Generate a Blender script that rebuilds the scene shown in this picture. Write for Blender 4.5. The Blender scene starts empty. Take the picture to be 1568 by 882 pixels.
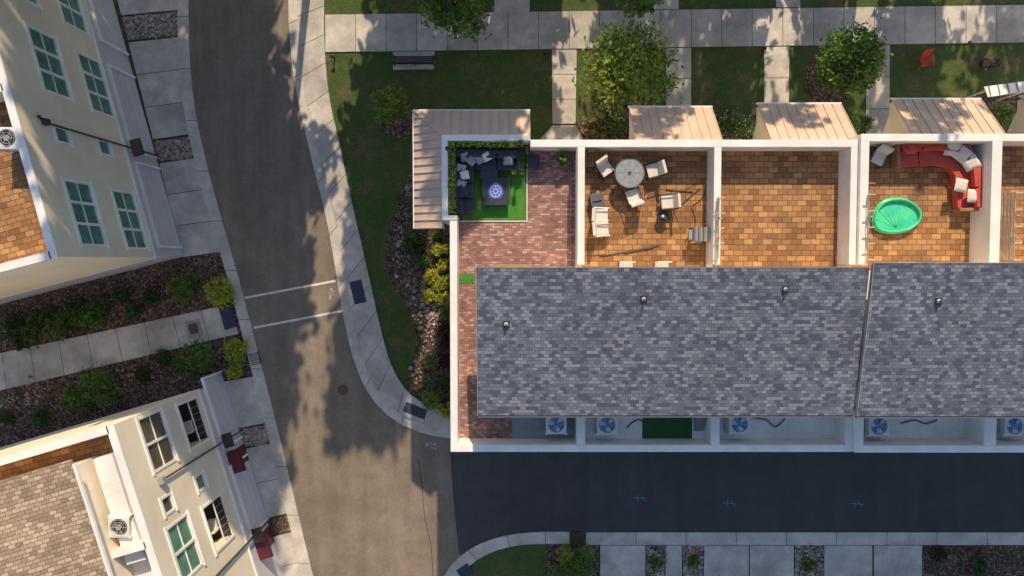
import bpy, bmesh, math, random
from math import radians, sin, cos, tan, pi
from mathutils import Vector, Matrix
from mathutils.geometry import tessellate_polygon
rng = random.Random(7)
SC = bpy.context.scene
H = 40.0; TH = radians(2.25); F = 1045.0
# back-projects through the camera: image pixel position -> world position at height h
def P(u, v, h=0.0):
    x = (u-784)/F; y = -(v-441)/F; z = -1.0
    c, s = cos(-TH), sin(-TH)
    yy = y*c - z*s; zz = y*s + z*c
    t = (h-H)/zz
    return Vector((x*t, yy*t, h))
# ---------------------------------------------------------------- materials
def new_mat(name):
    m = bpy.data.materials.new(name); m.use_nodes = True
    nt = m.node_tree; b = nt.nodes['Principled BSDF']
    return m, nt, b
def col(c): return (c[0], c[1], c[2], 1.0)
def mixc(nt, fac, a, b, mode='MIX'):
    n = nt.nodes.new('ShaderNodeMix'); n.data_type = 'RGBA'; n.blend_type = mode
    for idx, val in ((0, fac), (6, a), (7, b)):
        if hasattr(val, 'links'): nt.links.new(val, n.inputs[idx])
        elif idx == 0: n.inputs[0].default_value = val
        else: n.inputs[idx].default_value = col(val)
    return n.outputs[2]
def ramp(nt, src, p0, p1):
    r = nt.nodes.new('ShaderNodeMapRange'); r.inputs[1].default_value = p0; r.inputs[2].default_value = p1
    nt.links.new(src, r.inputs[0]); return r.outputs[0]
def mth(nt, op, a, b=None):
    n = nt.nodes.new('ShaderNodeMath'); n.operation = op
    for i, x in enumerate((a, b)):
        if x is None: continue
        if hasattr(x, 'links'): nt.links.new(x, n.inputs[i])
        else: n.inputs[i].default_value = x
    return n.outputs[0]
def noise(nt, scale, detail=4, rough=.6, coord=None):
    t = nt.nodes.new('ShaderNodeTexNoise'); t.inputs['Scale'].default_value = scale
    t.inputs['Detail'].default_value = detail; t.inputs['Roughness'].default_value = rough
    if coord is None:
        tc = nt.nodes.new('ShaderNodeTexCoord'); coord = tc.outputs['Object']
    nt.links.new(coord, t.inputs['Vector']); return t.outputs[0]
def bump(nt, b, src, strength=.4, dist=.02):
    n = nt.nodes.new('ShaderNodeBump'); n.inputs['Strength'].default_value = strength
    n.inputs['Distance'].default_value = dist
    nt.links.new(src, n.inputs['Height']); nt.links.new(n.outputs[0], b.inputs['Normal'])
def mul(nt, o, scale, k, detail=3, lo=.35, hi=.65, coord=None, rough=.6):
    f = ramp(nt, noise(nt, scale, detail, rough, coord), lo, hi)
    return mixc(nt, 1.0, o, mixc(nt, f, (1-k,)*3, (1+k,)*3), 'MULTIPLY')
def mat(name, c1, c2=None, scale=3, rough=.8, bmp=0, island=0, fine=None, metal=0, big=None):
    m, nt, b = new_mat(name)
    b.inputs['Roughness'].default_value = rough; b.inputs['Metallic'].default_value = metal
    if c2 is None: c2 = tuple(x*.82 for x in c1)
    f = ramp(nt, noise(nt, scale), .35, .65)
    o = mixc(nt, f, c1, c2)
    if fine: o = mul(nt, o, fine[0], fine[1], 2)
    if big: o = mul(nt, o, big[0], big[1], 5, .38, .62)
    if island:
        g = nt.nodes.new('ShaderNodeNewGeometry')
        r = nt.nodes.new('ShaderNodeMapRange'); r.inputs[3].default_value = 1-island; r.inputs[4].default_value = 1+island
        nt.links.new(g.outputs['Random Per Island'], r.inputs[0])
        cc = nt.nodes.new('ShaderNodeCombineColor')
        for i in range(3): nt.links.new(r.outputs[0], cc.inputs[i])
        o = mixc(nt, 1.0, o, cc.outputs[0], 'MULTIPLY')
    nt.links.new(o, b.inputs['Base Color'])
    if bmp: bump(nt, b, noise(nt, scale*8 if not fine else fine[0]), bmp, .02)
    return m
def brick_mat(name, cols, mortar, bw, rh, rot=0, ms=.012, rough=.8, stain=.2, sscale=.5, fine=.15):
    """every brick / tab gets its own random tone"""
    m, nt, b = new_mat(name); b.inputs['Roughness'].default_value = rough
    tc = nt.nodes.new('ShaderNodeTexCoord'); mp = nt.nodes.new('ShaderNodeMapping')
    mp.inputs['Rotation'].default_value = (0, 0, rot)
    nt.links.new(tc.outputs['Object'], mp.inputs[0])
    t = nt.nodes.new('ShaderNodeTexBrick')
    t.inputs['Scale'].default_value = 1; t.inputs['Brick Width'].default_value = bw
    t.inputs['Row Height'].default_value = rh; t.inputs['Mortar Size'].default_value = ms
    t.inputs['Mortar Smooth'].default_value = .2
    nt.links.new(mp.outputs[0], t.inputs[0])
    sx = nt.nodes.new('ShaderNodeSeparateXYZ'); nt.links.new(mp.outputs[0], sx.inputs[0])
    row = mth(nt, 'FLOOR', mth(nt, 'DIVIDE', sx.outputs[1], rh))
    par_ = mth(nt, 'FLOORED_MODULO', row, 2.0)
    off = mth(nt, 'MULTIPLY', mth(nt, 'SUBTRACT', 1.0, par_), .5)
    cl = mth(nt, 'FLOOR', mth(nt, 'ADD', mth(nt, 'DIVIDE', sx.outputs[0], bw), off))
    cx = nt.nodes.new('ShaderNodeCombineXYZ'); nt.links.new(cl, cx.inputs[0]); nt.links.new(row, cx.inputs[1])
    wn = nt.nodes.new('ShaderNodeTexWhiteNoise'); wn.noise_dimensions = '2D'; nt.links.new(cx.outputs[0], wn.inputs['Vector'])
    cr = nt.nodes.new('ShaderNodeValToRGB'); e = cr.color_ramp; e.interpolation = 'CONSTANT'
    tot = sum(w for _, w in cols); acc = 0
    while len(e.elements) < len(cols): e.elements.new(.5)
    for i, (c_, w) in enumerate(cols): e.elements[i].position = acc/tot; e.elements[i].color = col(c_); acc += w
    nt.links.new(wn.outputs['Value'], cr.inputs[0])
    o = mixc(nt, t.outputs['Fac'], cr.outputs[0], mortar)
    o = mul(nt, o, sscale, stain, 5, .3, .7)
    o = mul(nt, o, 25, fine, 2, .3, .7)
    nt.links.new(o, b.inputs['Base Color'])
    bump(nt, b, mth(nt, 'ADD', mth(nt, 'SUBTRACT', 1.0, t.outputs['Fac']), mth(nt, 'MULTIPLY', wn.outputs['Value'], .5)), .6, .012)
    return m
def leaf_mat(name, c1, c2, tr=.35):
    m, nt, b = new_mat(name); b.inputs['Roughness'].default_value = .5
    g = nt.nodes.new('ShaderNodeNewGeometry')
    o = mixc(nt, g.outputs['Random Per Island'], c1, c2)
    nt.links.new(o, b.inputs['Base Color'])
    if tr:
        t = nt.nodes.new('ShaderNodeBsdfTranslucent'); nt.links.new(o, t.inputs[0])
        mx = nt.nodes.new('ShaderNodeMixShader'); mx.inputs[0].default_value = tr
        nt.links.new(b.outputs[0], mx.inputs[1]); nt.links.new(t.outputs[0], mx.inputs[2])
        nt.links.new(mx.outputs[0], nt.nodes['Material Output'].inputs[0])
    return m
def grass_mat():
    m, nt, b = new_mat('lawn_grass'); b.inputs['Roughness'].default_value = .9
    a = ramp(nt, noise(nt, .35, 5, .65), .4, .66)
    o = mixc(nt, a, (.06, .115, .022), (.09, .13, .032))
    d = ramp(nt, noise(nt, .5, 8, .8), .50, .62)
    o = mixc(nt, d, o, (.17, .13, .065))
    o = mul(nt, o, 2.5, .3, 6, .3, .7, rough=.8)
    o = mul(nt, o, 12, .6, 5, .34, .66, rough=.85)
    nt.links.new(o, b.inputs['Base Color']); bump(nt, b, noise(nt, 22, 5, .85), 1.0, .08)
    return m
def speckle_mat(name, c1, c2, c3, scale, rough=.9):
    m, nt, b = new_mat(name); b.inputs['Roughness'].default_value = rough
    tc = nt.nodes.new('ShaderNodeTexCoord')
    v = nt.nodes.new('ShaderNodeTexVoronoi'); v.inputs['Scale'].default_value = scale
    nt.links.new(tc.outputs['Object'], v.inputs['Vector'])
    s = nt.nodes.new('ShaderNodeSeparateColor'); nt.links.new(v.outputs['Color'], s.inputs[0])
    o = mixc(nt, s.outputs[0], c1, c2)
    o = mixc(nt, ramp(nt, s.outputs[1], .75, .85), o, c3)
    o = mixc(nt, ramp(nt, v.outputs['Distance'], .45, .7), o, tuple(x*.4 for x in c1))
    o = mul(nt, o, .8, .3, 5, .3, .7)
    nt.links.new(o, b.inputs['Base Color']); bump(nt, b, v.outputs['Distance'], .8, .04)
    return m
def asphalt_mat(name, c1, c2, wear=.12):
    m, nt, b = new_mat(name); b.inputs['Roughness'].default_value = .85
    a = ramp(nt, noise(nt, .12, 4, .6), .35, .65)
    o = mixc(nt, a, c1, c2)
    tc = nt.nodes.new('ShaderNodeTexCoord'); mp = nt.nodes.new('ShaderNodeMapping')
    mp.inputs['Scale'].default_value = (1, .08, 1); mp.inputs['Rotation'].default_value = (0, 0, radians(-13))
    nt.links.new(tc.outputs['Object'], mp.inputs[0])
    o = mul(nt, o, 1.1, wear, 5, .34, .66, mp.outputs[0])
    o = mul(nt, o, .5, wear, 7, .40, .60, rough=.8)
    o = mul(nt, o, 9, .16, 5, .3, .7, rough=.8)
    o = mul(nt, o, 30, .25, 2, .25, .75, rough=.8)
    nt.links.new(o, b.inputs['Base Color']); bump(nt, b, noise(nt, 60, 2), .3, .01)
    return m
M = {}
M['asphalt'] = asphalt_mat('asphalt', (.235, .195, .155), (.185, .157, .13), .14)  # main road: sunlight put into the base colour, lighter and warmer
M['asphalt2'] = asphalt_mat('asphalt_alley', (.068, .068, .074), (.056, .057, .063), .09)  # alley: shade put into the base colour, a darker copy of the road
M['grass'] = grass_mat()
M['concrete'] = mat('concrete_paving', (.56, .52, .465), (.45, .425, .385), 1.6, .85, .15, island=.10, fine=(18, .10), big=(.5, .2))
M['kerbc'] = mat('kerb_concrete', (.60, .56, .50), (.50, .47, .42), 1.2, .85, .1, island=.06, fine=(15, .08), big=(.7, .14))
M['joint'] = mat('joint_grime', (.09, .08, .065))
M['mulch'] = speckle_mat('bark_mulch', (.10, .06, .042), (.17, .11, .08), (.27, .20, .15), 8)
M['pebble'] = speckle_mat('pebbles', (.30, .22, .19), (.42, .34, .30), (.6, .55, .5), 8)
M['rock'] = mat('river_rock', (.34, .26, .22), (.44, .38, .33), 4, .8, .3, island=.35)
M['cream'] = mat('cream_stucco', (.85, .755, .60), (.80, .705, .555), .7, .85, .1, fine=(30, .03), big=(.25, .06))
M['wallgrey'] = mat('pale_grey_siding', (.60, .585, .63), (.55, .535, .58), .7, .8)
M['white'] = mat('white_paint', (.88, .86, .82), (.82, .80, .76), .8, .6, 0, fine=(12, .03), big=(.9, .06))
M['membrane'] = mat('white_roof_membrane', (.88, .87, .86), (.80, .79, .78), .9, .6, 0, fine=(9, .05), big=(.6, .1))
M['glass_g'] = mat('green_reflective_glass', (.06, .19, .14), (.14, .30, .22), 1.8, .08)
M['glass_d'] = mat('dark_glass', (.13, .11, .085), (.06, .06, .05), 1.3, .08)
M['dark'] = mat('dark_bronze_metal', (.06, .045, .04), None, 3, .5)
M['black'] = mat('black_metal', (.025, .025, .028), None, 3, .5)
M['maroon'] = mat('maroon_door', (.14, .02, .03), None, 3, .5)
M['metalroof'] = mat('tan_standing_seam', (.62, .46, .35), (.56, .41, .315), .5, .5, 0, fine=(6, .03), big=(.8, .06))
M['shingle'] = brick_mat('grey_shingles', [((.115, .135, .175), 3), ((.155, .175, .215), 3), ((.225, .245, .29), 2), ((.078, .092, .125), 2)], (.065, .075, .10), .225, .135, 0, .007, .9, .12, .35, .2)
M['shingle2'] = brick_mat('tan_shingles', [((.42, .32, .22), 3), ((.34, .25, .165), 3), ((.52, .41, .295), 2), ((.28, .205, .14), 1)], (.16, .12, .08), .30, .17, radians(-16.5), .012, .9, .14, .4)
tc_ = [((.40, .205, .08), 3), ((.31, .155, .06), 3), ((.46, .25, .105), 2), ((.25, .12, .048), 1.6)]
M['tile'] = brick_mat('terrace_tiles', tc_, (.13, .06, .028), .42, .24, 0, .014, .7, .24, .7)
M['tile2'] = brick_mat('terrace_tiles_b', tc_, (.13, .06, .028), .42, .24, radians(-15), .014, .7, .2, .9)
M['paver'] = brick_mat('red_pavers', [((.36, .19, .16), 3), ((.28, .14, .12), 3), ((.45, .30, .27), 2), ((.22, .12, .11), 1)], (.19, .12, .11), .22, .11, 0, .008, .8, .28, 1.1)
M['turf'] = mat('artificial_turf', (.07, .26, .03), (.05, .20, .022), 4, .9, .5, fine=(40, .3))
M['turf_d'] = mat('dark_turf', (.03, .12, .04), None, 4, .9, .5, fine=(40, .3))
M['navy'] = mat('navy_fabric', (.03, .036, .055), (.045, .05, .07), 5, .8)
M['red'] = mat('red_fabric', (.58, .09, .065), (.50, .07, .05), 5, .8)
M['offwhite'] = mat('off_white_fabric', (.76, .71, .63), (.66, .62, .55), 5, .8)
M['greyf'] = mat('grey_fabric', (.22, .24, .28), (.33, .35, .38), 5, .8)
M['bluep'] = mat('blue_print', (.03, .09, .45), (.06, .15, .6), 5, .6)
M['grey'] = mat('grey_metal', (.33, .34, .35), (.26, .27, .28), 5, .5)
M['dkgrey'] = mat('dark_grey_trim', (.11, .12, .14), None, 5, .6)
M['acwhite'] = mat('ac_casing', (.78, .79, .78), None, 2, .5)
M['acblue'] = mat('ac_fan_blue', (.04, .18, .55), (.06, .24, .65), 3, .4)
M['wood'] = mat('cedar_wood', (.38, .22, .11), (.30, .165, .08), 6, .7)
M['whitewood'] = mat('weathered_slats', (.62, .52, .40), (.52, .42, .32), 6, .7)
M['pool'] = mat('pool_vinyl_green', (.07, .68, .30), (.08, .62, .27), 2, .3)
M['poolin'] = mat('pool_vinyl_teal', (.05, .58, .42), (.10, .74, .36), 2, .25)
M['paintw'] = mat('road_paint_white', (.80, .78, .73), (.6, .58, .55), 4, .7)
M['paintb'] = mat('survey_paint_blue', (.05, .30, .50), (.06, .2, .3), 9, .7)
M['tactile'] = mat('tactile_panel', (.04, .055, .10), None, 8, .7, .5)
M['iron'] = mat('cast_iron', (.15, .075, .055), (.09, .05, .04), 12, .7, .4)
M['ironrim'] = mat('iron_rim', (.20, .12, .10), None, 6, .7)
M['iron2'] = mat('cast_iron_dark', (.06, .05, .05), (.04, .035, .035), 12, .7, .4)
M['tar'] = mat('tar_seal', (.075, .07, .065))
M['bark'] = mat('tree_bark', (.13, .09, .065), (.09, .065, .05), 9, .9, .6)
M['lf_bright'] = leaf_mat('leaf_bright', (.12, .24, .03), (.26, .37, .06))
M['lf_mid'] = leaf_mat('leaf_mid', (.06, .15, .03), (.13, .25, .05))
M['lf_dark'] = leaf_mat('leaf_dark', (.03, .08, .02), (.075, .15, .04))
M['lf_yel'] = leaf_mat('leaf_yellow', (.42, .44, .02), (.62, .60, .05))
M['lf_lime'] = leaf_mat('leaf_lime', (.24, .32, .04), (.38, .44, .08))
M['lf_red'] = leaf_mat('leaf_burgundy', (.08, .015, .02), (.16, .04, .04))
M['lf_grey'] = leaf_mat('leaf_greygreen', (.14, .19, .10), (.25, .31, .17))
M['lf_pine'] = leaf_mat('pine_needles', (.02, .05, .015), (.05, .09, .03), 0)
M['petal'] = leaf_mat('white_petals', (.7, .7, .66), (.8, .8, .78))
# ---------------------------------------------------------------- mesh builder
class Frame:
    def __init__(s, C, a, n): s.C = Vector((C[0], C[1], 0)); s.a = a; s.n = n
    def pt(s, al, d, z): return s.C + s.a*al + s.n*d + Vector((0, 0, z))
WORLD = Frame((0, 0), Vector((1, 0, 0)), Vector((0, 1, 0)))
class B:
    def __init__(s): s.v = []; s.f = []; s.m = []; s.mats = []
    def mi(s, k):
        m = M[k]
        if m not in s.mats: s.mats.append(m)
        return s.mats.index(m)
    def face(s, pts, k):
        i = len(s.v); s.v += [tuple(p) for p in pts]; s.f.append(tuple(range(i, i+len(pts)))); s.m.append(s.mi(k))
    def hexa(s, p, k):
        i = len(s.v); s.v += [tuple(q) for q in p]; mi = s.mi(k)
        for f in ((3, 2, 1, 0), (4, 5, 6, 7), (0, 1, 5, 4), (1, 2, 6, 5), (2, 3, 7, 6), (3, 0, 4, 7)):
            s.f.append(tuple(i+x for x in f)); s.m.append(mi)
    def fb(s, fr, a0, a1, d0, d1, z0, z1, k):
        s.hexa([fr.pt(a0, d0, z0), fr.pt(a1, d0, z0), fr.pt(a1, d1, z0), fr.pt(a0, d1, z0),
                fr.pt(a0, d0, z1), fr.pt(a1, d0, z1), fr.pt(a1, d1, z1), fr.pt(a0, d1, z1)], k)
    def box(s, x0, x1, y0, y1, z0, z1, k): s.fb(WORLD, x0, x1, y0, y1, z0, z1, k)
    def obox(s, c, sx, sy, z0, z1, rot, k):
        a = Vector((cos(rot), sin(rot), 0)); n = Vector((-sin(rot), cos(rot), 0))
        s.fb(Frame(c, a, n), -sx/2, sx/2, -sy/2, sy/2, z0, z1, k)
    def poly(s, pts, z, k):
        tri = tessellate_polygon([[Vector((p[0], p[1], 0)) for p in pts]])
        i = len(s.v); s.v += [(p[0], p[1], z) for p in pts]; mi = s.mi(k)
        for t in tri:
            a, b, c = [Vector(s.v[i+q]) for q in t]
            if (b-a).cross(c-a).z < 0: t = (t[0], t[2], t[1])
            s.f.append(tuple(i+q for q in t)); s.m.append(mi)
    def prism(s, pts, z0, z1, k, kt=None):
        s.poly(pts, z1, kt or k); n = len(pts)
        for j in range(n):
            p, q = pts[j], pts[(j+1) % n]
            s.face([(p[0], p[1], z0), (q[0], q[1], z0), (q[0], q[1], z1), (p[0], p[1], z1)], k)
    def cyl(s, p0, p1, r0, r1, k, n=12, cap=True):
        p0 = Vector(p0); p1 = Vector(p1); ax = (p1-p0).normalized()
        u = ax.orthogonal().normalized(); w = ax.cross(u)
        i = len(s.v); mi = s.mi(k)
        for p, r in ((p0, r0), (p1, r1)):
            for j in range(n):
                t = 2*pi*j/n; s.v.append(tuple(p + u*cos(t)*r + w*sin(t)*r))
        for j in range(n):
            s.f.append((i+j, i+(j+1) % n, i+n+(j+1) % n, i+n+j)); s.m.append(mi)
        if cap:
            s.f.append(tuple(i+n+j for j in range(n))); s.m.append(mi)
            s.f.append(tuple(i+n-1-j for j in range(n))); s.m.append(mi)
    def ring(s, c, r, t, k, n=20, m=6):
        i = len(s.v); mi = s.mi(k)
        for a in range(n):
            A = 2*pi*a/n
            for b in range(m):
                Bq = 2*pi*b/m; rr = r+t*cos(Bq)
                s.v.append((c[0]+rr*cos(A), c[1]+rr*sin(A), c[2]+t*sin(Bq)))
        for a in range(n):
            for b in range(m):
                s.f.append((i+a*m+b, i+((a+1) % n)*m+b, i+((a+1) % n)*m+(b+1) % m, i+a*m+(b+1) % m)); s.m.append(mi)
    def blob(s, c, rx, ry, rz, k, rot=0, jit=.15, n=7, m=5):
        i = len(s.v); mi = s.mi(k); cr, sr = cos(rot), sin(rot)
        for a in range(m+1):
            ph = pi*a/m
            for b in range(n):
                t = 2*pi*b/n; j = 1+rng.uniform(-jit, jit)
                x = rx*sin(ph)*cos(t)*j; y = ry*sin(ph)*sin(t)*j
                s.v.append((c[0]+x*cr-y*sr, c[1]+x*sr+y*cr, c[2]+rz*cos(ph)))
        for a in range(m):
            for b in range(n):
                s.f.append((i+a*n+b, i+(a+1)*n+b, i+(a+1)*n+(b+1) % n, i+a*n+(b+1) % n)); s.m.append(mi)
    def leaf(s, p, size, k, up=.9):
        nrm = Vector((rng.gauss(0, 1), rng.gauss(0, 1), rng.gauss(0, 1)+up)).normalized()
        a = nrm.orthogonal().normalized(); a.rotate(Matrix.Rotation(rng.uniform(0, 6.28), 3, nrm))
        b = nrm.cross(a); q = size*rng.uniform(.6, 1.3)
        s.face([p+a*q, p+b*q*.6, p-a*q, p-b*q*.6], k)
    def build(s, name, parent=None, bevel=0, recalc=False, smooth=False, seg=2):
        me = bpy.data.meshes.new(name); me.from_pydata(s.v, [], s.f)
        for m in s.mats: me.materials.append(m)
        me.polygons.foreach_set('material_index', s.m)
        if recalc:
            bm = bmesh.new(); bm.from_mesh(me); bmesh.ops.recalc_face_normals(bm, faces=bm.faces); bm.to_mesh(me); bm.free()
        me.update()
        o = bpy.data.objects.new(name, me); SC.collection.objects.link(o)
        if parent: o.parent = parent; o.location = -parent.location
        if smooth:
            for p in me.polygons: p.use_smooth = True
        if bevel:
            md = o.modifiers.new('bevel', 'BEVEL'); md.width = bevel; md.segments = seg; md.limit_method = 'ANGLE'
        return o
def empty(name, loc):
    e = bpy.data.objects.new(name, None); e.location = loc; SC.collection.objects.link(e); return e
def smooth_pl(pts, n=6):
    out = []
    pts = [Vector((p[0], p[1])) for p in pts]
    for i in range(len(pts)-1):
        p0 = pts[max(i-1, 0)]; p1 = pts[i]; p2 = pts[i+1]; p3 = pts[min(i+2, len(pts)-1)]
        for j in range(n):
            t = j/n
            out.append(.5*((2*p1)+(-p0+p2)*t+(2*p0-5*p1+4*p2-p3)*t*t+(-p0+3*p1-3*p2+p3)*t**3))
    out.append(pts[-1]); return out
def resample(pts, n):
    L = [0]
    for a, b in zip(pts, pts[1:]): L.append(L[-1]+(b-a).length)
    out = []; j = 0
    for i in range(n+1):
        d = L[-1]*i/n
        while j < len(L)-2 and L[j+1] < d: j += 1
        t = (d-L[j])/max(L[j+1]-L[j], 1e-9); out.append(pts[j].lerp(pts[j+1], min(max(t, 0), 1)))
    return out
def W2(pts, h=0): return [Vector(P(u, v, h)[:2]) for u, v in pts]
def slabs(b, left, right, step, z0, z1, k, gap=.035, sub=3):
    """paving slabs between two polylines (world 2d), real joints between them"""
    LL = sum((q-p).length for p, q in zip(left, left[1:]))
    n = max(1, round(LL/step)); A = resample(left, n*sub*4); C = resample(right, n*sub*4); per = sub*4
    for i in range(n):
        g = gap/(LL/n)*.5
        pa = []; pc = []
        for j in range(sub+1):
            t = i*per + per*(g + (1-2*g)*j/sub)
            k0 = int(t); fr = t-k0; k1 = min(k0+1, len(A)-1)
            pa.append(A[k0].lerp(A[k1], fr)); pc.append(C[k0].lerp(C[k1], fr))
        m = sub+1; i0 = len(b.v); mi = b.mi(k)
        for z in (z1, z0):
            for p in pa+pc: b.v.append((p.x, p.y, z))
        for j in range(sub):
            b.f.append((i0+j, i0+j+1, i0+m+j+1, i0+m+j)); b.m.append(mi)
        T = 2*m
        loop = list(range(m))+[m+j for j in range(m-1, -1, -1)]
        for j in range(len(loop)):
            p, q = loop[j], loop[(j+1) % len(loop)]
            b.f.append((i0+p, i0+q, i0+T+q, i0+T+p)); b.m.append(mi)
    pl = A[::4]+C[::4][::-1]
    b.poly([(p.x, p.y) for p in pl], z1-.025, 'joint')
# ---------------------------------------------------------------- ground
g = B(); g.face([(-900, -900, 0), (900, -900, 0), (900, 900, 0), (-900, 900, 0)], 'grass'); g.build('ground')
Lroad = [(286, -300), (287, -120), (289, 0), (290, 60), (294, 130), (305, 200), (324, 280), (344, 350), (364, 420), (380, 480), (398, 550), (416, 620), (436, 700), (455, 780), (472, 850), (500, 960), (560, 1150)]
Rroad = [(446, -300), (443, -120), (442, 0), (444, 60), (452, 130), (467, 200), (484, 270), (499, 330), (512, 400), (525, 480), (543, 555), (568, 608), (605, 644), (650, 664), (692, 671)]
Rout = [(500, -300), (498, -120), (497, 0), (498, 80), (505, 150), (520, 220), (537, 300), (553, 370), (569, 440), (585, 510), (601, 562), (627, 602), (663, 623), (694, 629)]
Croad = [(660, 1000), (664, 920), (682, 878), (706, 850), (745, 828), (790, 817), (835, 814)]
Lr = smooth_pl(W2(Lroad)); Rr = smooth_pl(W2(Rroad)); Ro = smooth_pl(W2(Rout)); Cr = smooth_pl(W2(Croad))
def shift(pts, px): return [(u+px, v) for u, v in pts]
yk = P(900, 672).y; ys = P(900, 815).y
mid_ = W2([(706, 850), (702, 840), (694, 760), (690, 700), (692, 671)])
road = [tuple(p) for p in Lr] + [tuple(p) for p in smooth_pl(W2(Croad[:4]))] + [tuple(p) for p in smooth_pl(mid_)[1:-1]] + [tuple(p) for p in Rr[::-1]]
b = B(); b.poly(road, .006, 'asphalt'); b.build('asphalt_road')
alley = [tuple(p) for p in smooth_pl(W2(Croad[3:]))] + [(90, ys), (90, yk)] + [tuple(p) for p in smooth_pl(mid_)[::-1][:-1]]
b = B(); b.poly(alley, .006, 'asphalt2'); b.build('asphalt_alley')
Lg = smooth_pl(W2(shift(Lroad, -17)))
b = B(); slabs(b, Lg, Lr, 3.0, 0, .06, 'kerbc'); b.build('kerb')
Rk = smooth_pl(W2([(446+13, -300), (456, -120), (456, 0), (458, 60), (466, 130), (481, 200), (498, 270), (513, 330), (526, 400), (539, 478), (556, 549), (579, 598), (612, 632), (654, 650), (693, 656)]))
b = B(); slabs(b, Rr, Rk, 3.0, 0, .05, 'kerbc'); b.build('kerb')
b = B(); slabs(b, Rk, Ro, 1.75, 0, .13, 'concrete'); b.build('sidewalk')
b = B(); x_ = P(692, 671).x; slabs(b, [Vector((x_, yk)), Vector((90, yk))], [Vector((x_, yk+.55)), Vector((90, yk+.55))], 3, 0, .05, 'kerbc')
slabs(b, [Vector((x_, yk+.56)), Vector((90, yk+.56))], [Vector((x_, yk+3)), Vector((90, yk+3))], 2.8, 0, .07, 'concrete'); b.build('driveway_apron')
Co = smooth_pl(W2([(684, 1000), (686, 925), (700, 889), (719, 865), (752, 845), (793, 834), (835, 832)]))
b = B(); slabs(b, Cr, Co, 2.6, 0, .10, 'kerbc')
slabs(b, W2([(835, 814), (872, 814)]), W2([(835, 832), (872, 832)]), 2, 0, .10, 'kerbc')
slabs(b, W2([(897, 815), (3200, 815)]), W2([(897, 834), (3200, 834)]), 3, 0, .05, 'kerbc'); b.build('kerb')
b = B()
def stripe(b, p, q, w, z, k, h=0):
    a = P(*p, h); c = P(*q, h); d = (c-a); d.z = 0; n = Vector((-d.y, d.x, 0)).normalized()*w/2
    b.face([(a-n).xy[:]+(z,), (c-n).xy[:]+(z,), (c+n).xy[:]+(z,), (a+n).xy[:]+(z,)], k)
stripe(b, (375, 456), (514, 430), .13, .011, 'paintw'); stripe(b, (388, 502), (525, 476), .13, .011, 'paintw')
b.build('crosswalk_marking')
b = B()
for (u, v) in ((980, 762), (1117, 770), (1312, 771)):
    stripe(b, (u-10, v), (u+10, v+1), .05, .011, 'paintb'); stripe(b, (u-3, v-5), (u-3, v+7), .04, .0145, 'paintb')
    stripe(b, (u+2, v-4), (u+8, v+5), .04, .018, 'paintb')
b.build('utility_marking')
b = B()
for k in range(9):
    u = 652+rng.uniform(0, 22); v = 678+rng.uniform(0, 9); stripe(b, (u-1, v-1), (u+1.5, v+1), .035, .011+.0005*k, 'paintw')
for k in range(8):
    u = 507+rng.uniform(-3, 3); v = 442+k*2.2; stripe(b, (u-1, v-1), (u+2, v+1), .035, .011+.0005*k, 'paintw')
b.build('utility_stencil')
b = B()
for pts in ([(640, 700), (646, 745), (650, 790), (660, 835), (664, 890), (668, 960)],):
    for i, (p, q) in enumerate(zip(pts, pts[1:])): stripe(b, p, q, .045, .0105+.0003*i, 'tar')
for pts in ([(690, 692), (693, 740), (698, 790), (706, 845)],):
    for i, (p, q) in enumerate(zip(pts, pts[1:])): stripe(b, p, q, .05, .0105+.0003*i, 'tar')
b.build('tar_seam')
for (u, v, a_, c_) in ((525, 597, 'iron', 'ironrim'), (850, 702, 'iron2', 'iron2')):
    c = P(u, v); b = B(); b.cyl((c.x, c.y, .0), (c.x, c.y, .02), .33, .33, c_, 24); b.cyl((c.x, c.y, .015), (c.x, c.y, .026), .27, .27, a_, 24)
    for k in range(-3, 4): b.box(c.x-.2, c.x+.2, c.y+k*.065-.015, c.y+k*.065+.015, .026, .034, c_)
    b.build('manhole_cover')
def panel(name, c, sx, sy, rot, k, z):
    p = P(*c); b = B(); b.obox((p.x, p.y), sx, sy, 0, z, radians(rot), k)
    a = Vector((cos(radians(rot)), sin(radians(rot)), 0)); n = Vector((-a.y, a.x, 0))
    for i in range(int(sx/.12)-1):
        for j in range(int(sy/.12)-1):
            q = p+a*(-sx/2+.12*(i+1))+n*(-sy/2+.12*(j+1)); b.cyl((q.x, q.y, z), (q.x, q.y, z+.012), .035, .02, k, 6)
    b.build(name)
panel('tactile_paving', (349, 485), .72, 1.4, 15, 'tactile', .075)
panel('tactile_paving', (549, 447), .72, 1.35, 13, 'tactile', .14)
panel('tactile_paving', (636, 628), 1.35, .6, -22, 'tactile', .14)
panel('tactile_paving', (712, 874), .8, .7, 35, 'tactile', .115)
for (u, v, r) in ((391, 549, 15), (884, 823, 0)):
    p = P(u, v); b = B(); b.obox((p.x, p.y), .6, .75, 0, .055 if r else .06, radians(r), 'black')
    fr = Frame(p, Vector((cos(radians(r)), sin(radians(r)), 0)), Vector((-sin(radians(r)), cos(radians(r)), 0)))
    for k in range(6): b.fb(fr, -.3, .3, -.36+k*.13, -.31+k*.13, .05, .08, 'iron')
    b.build('storm_drain_grate')
def walk(name, l, r, step, z=.05, k='concrete'):
    b = B(); slabs(b, W2(l), W2(r), step, 0, z, k); return b.build(name)
walk('footpath', [(498, 80), (1568, 65), (2600, 50)], [(498, 23), (1568, 8), (2600, -8)], 1.75, .06)
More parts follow.
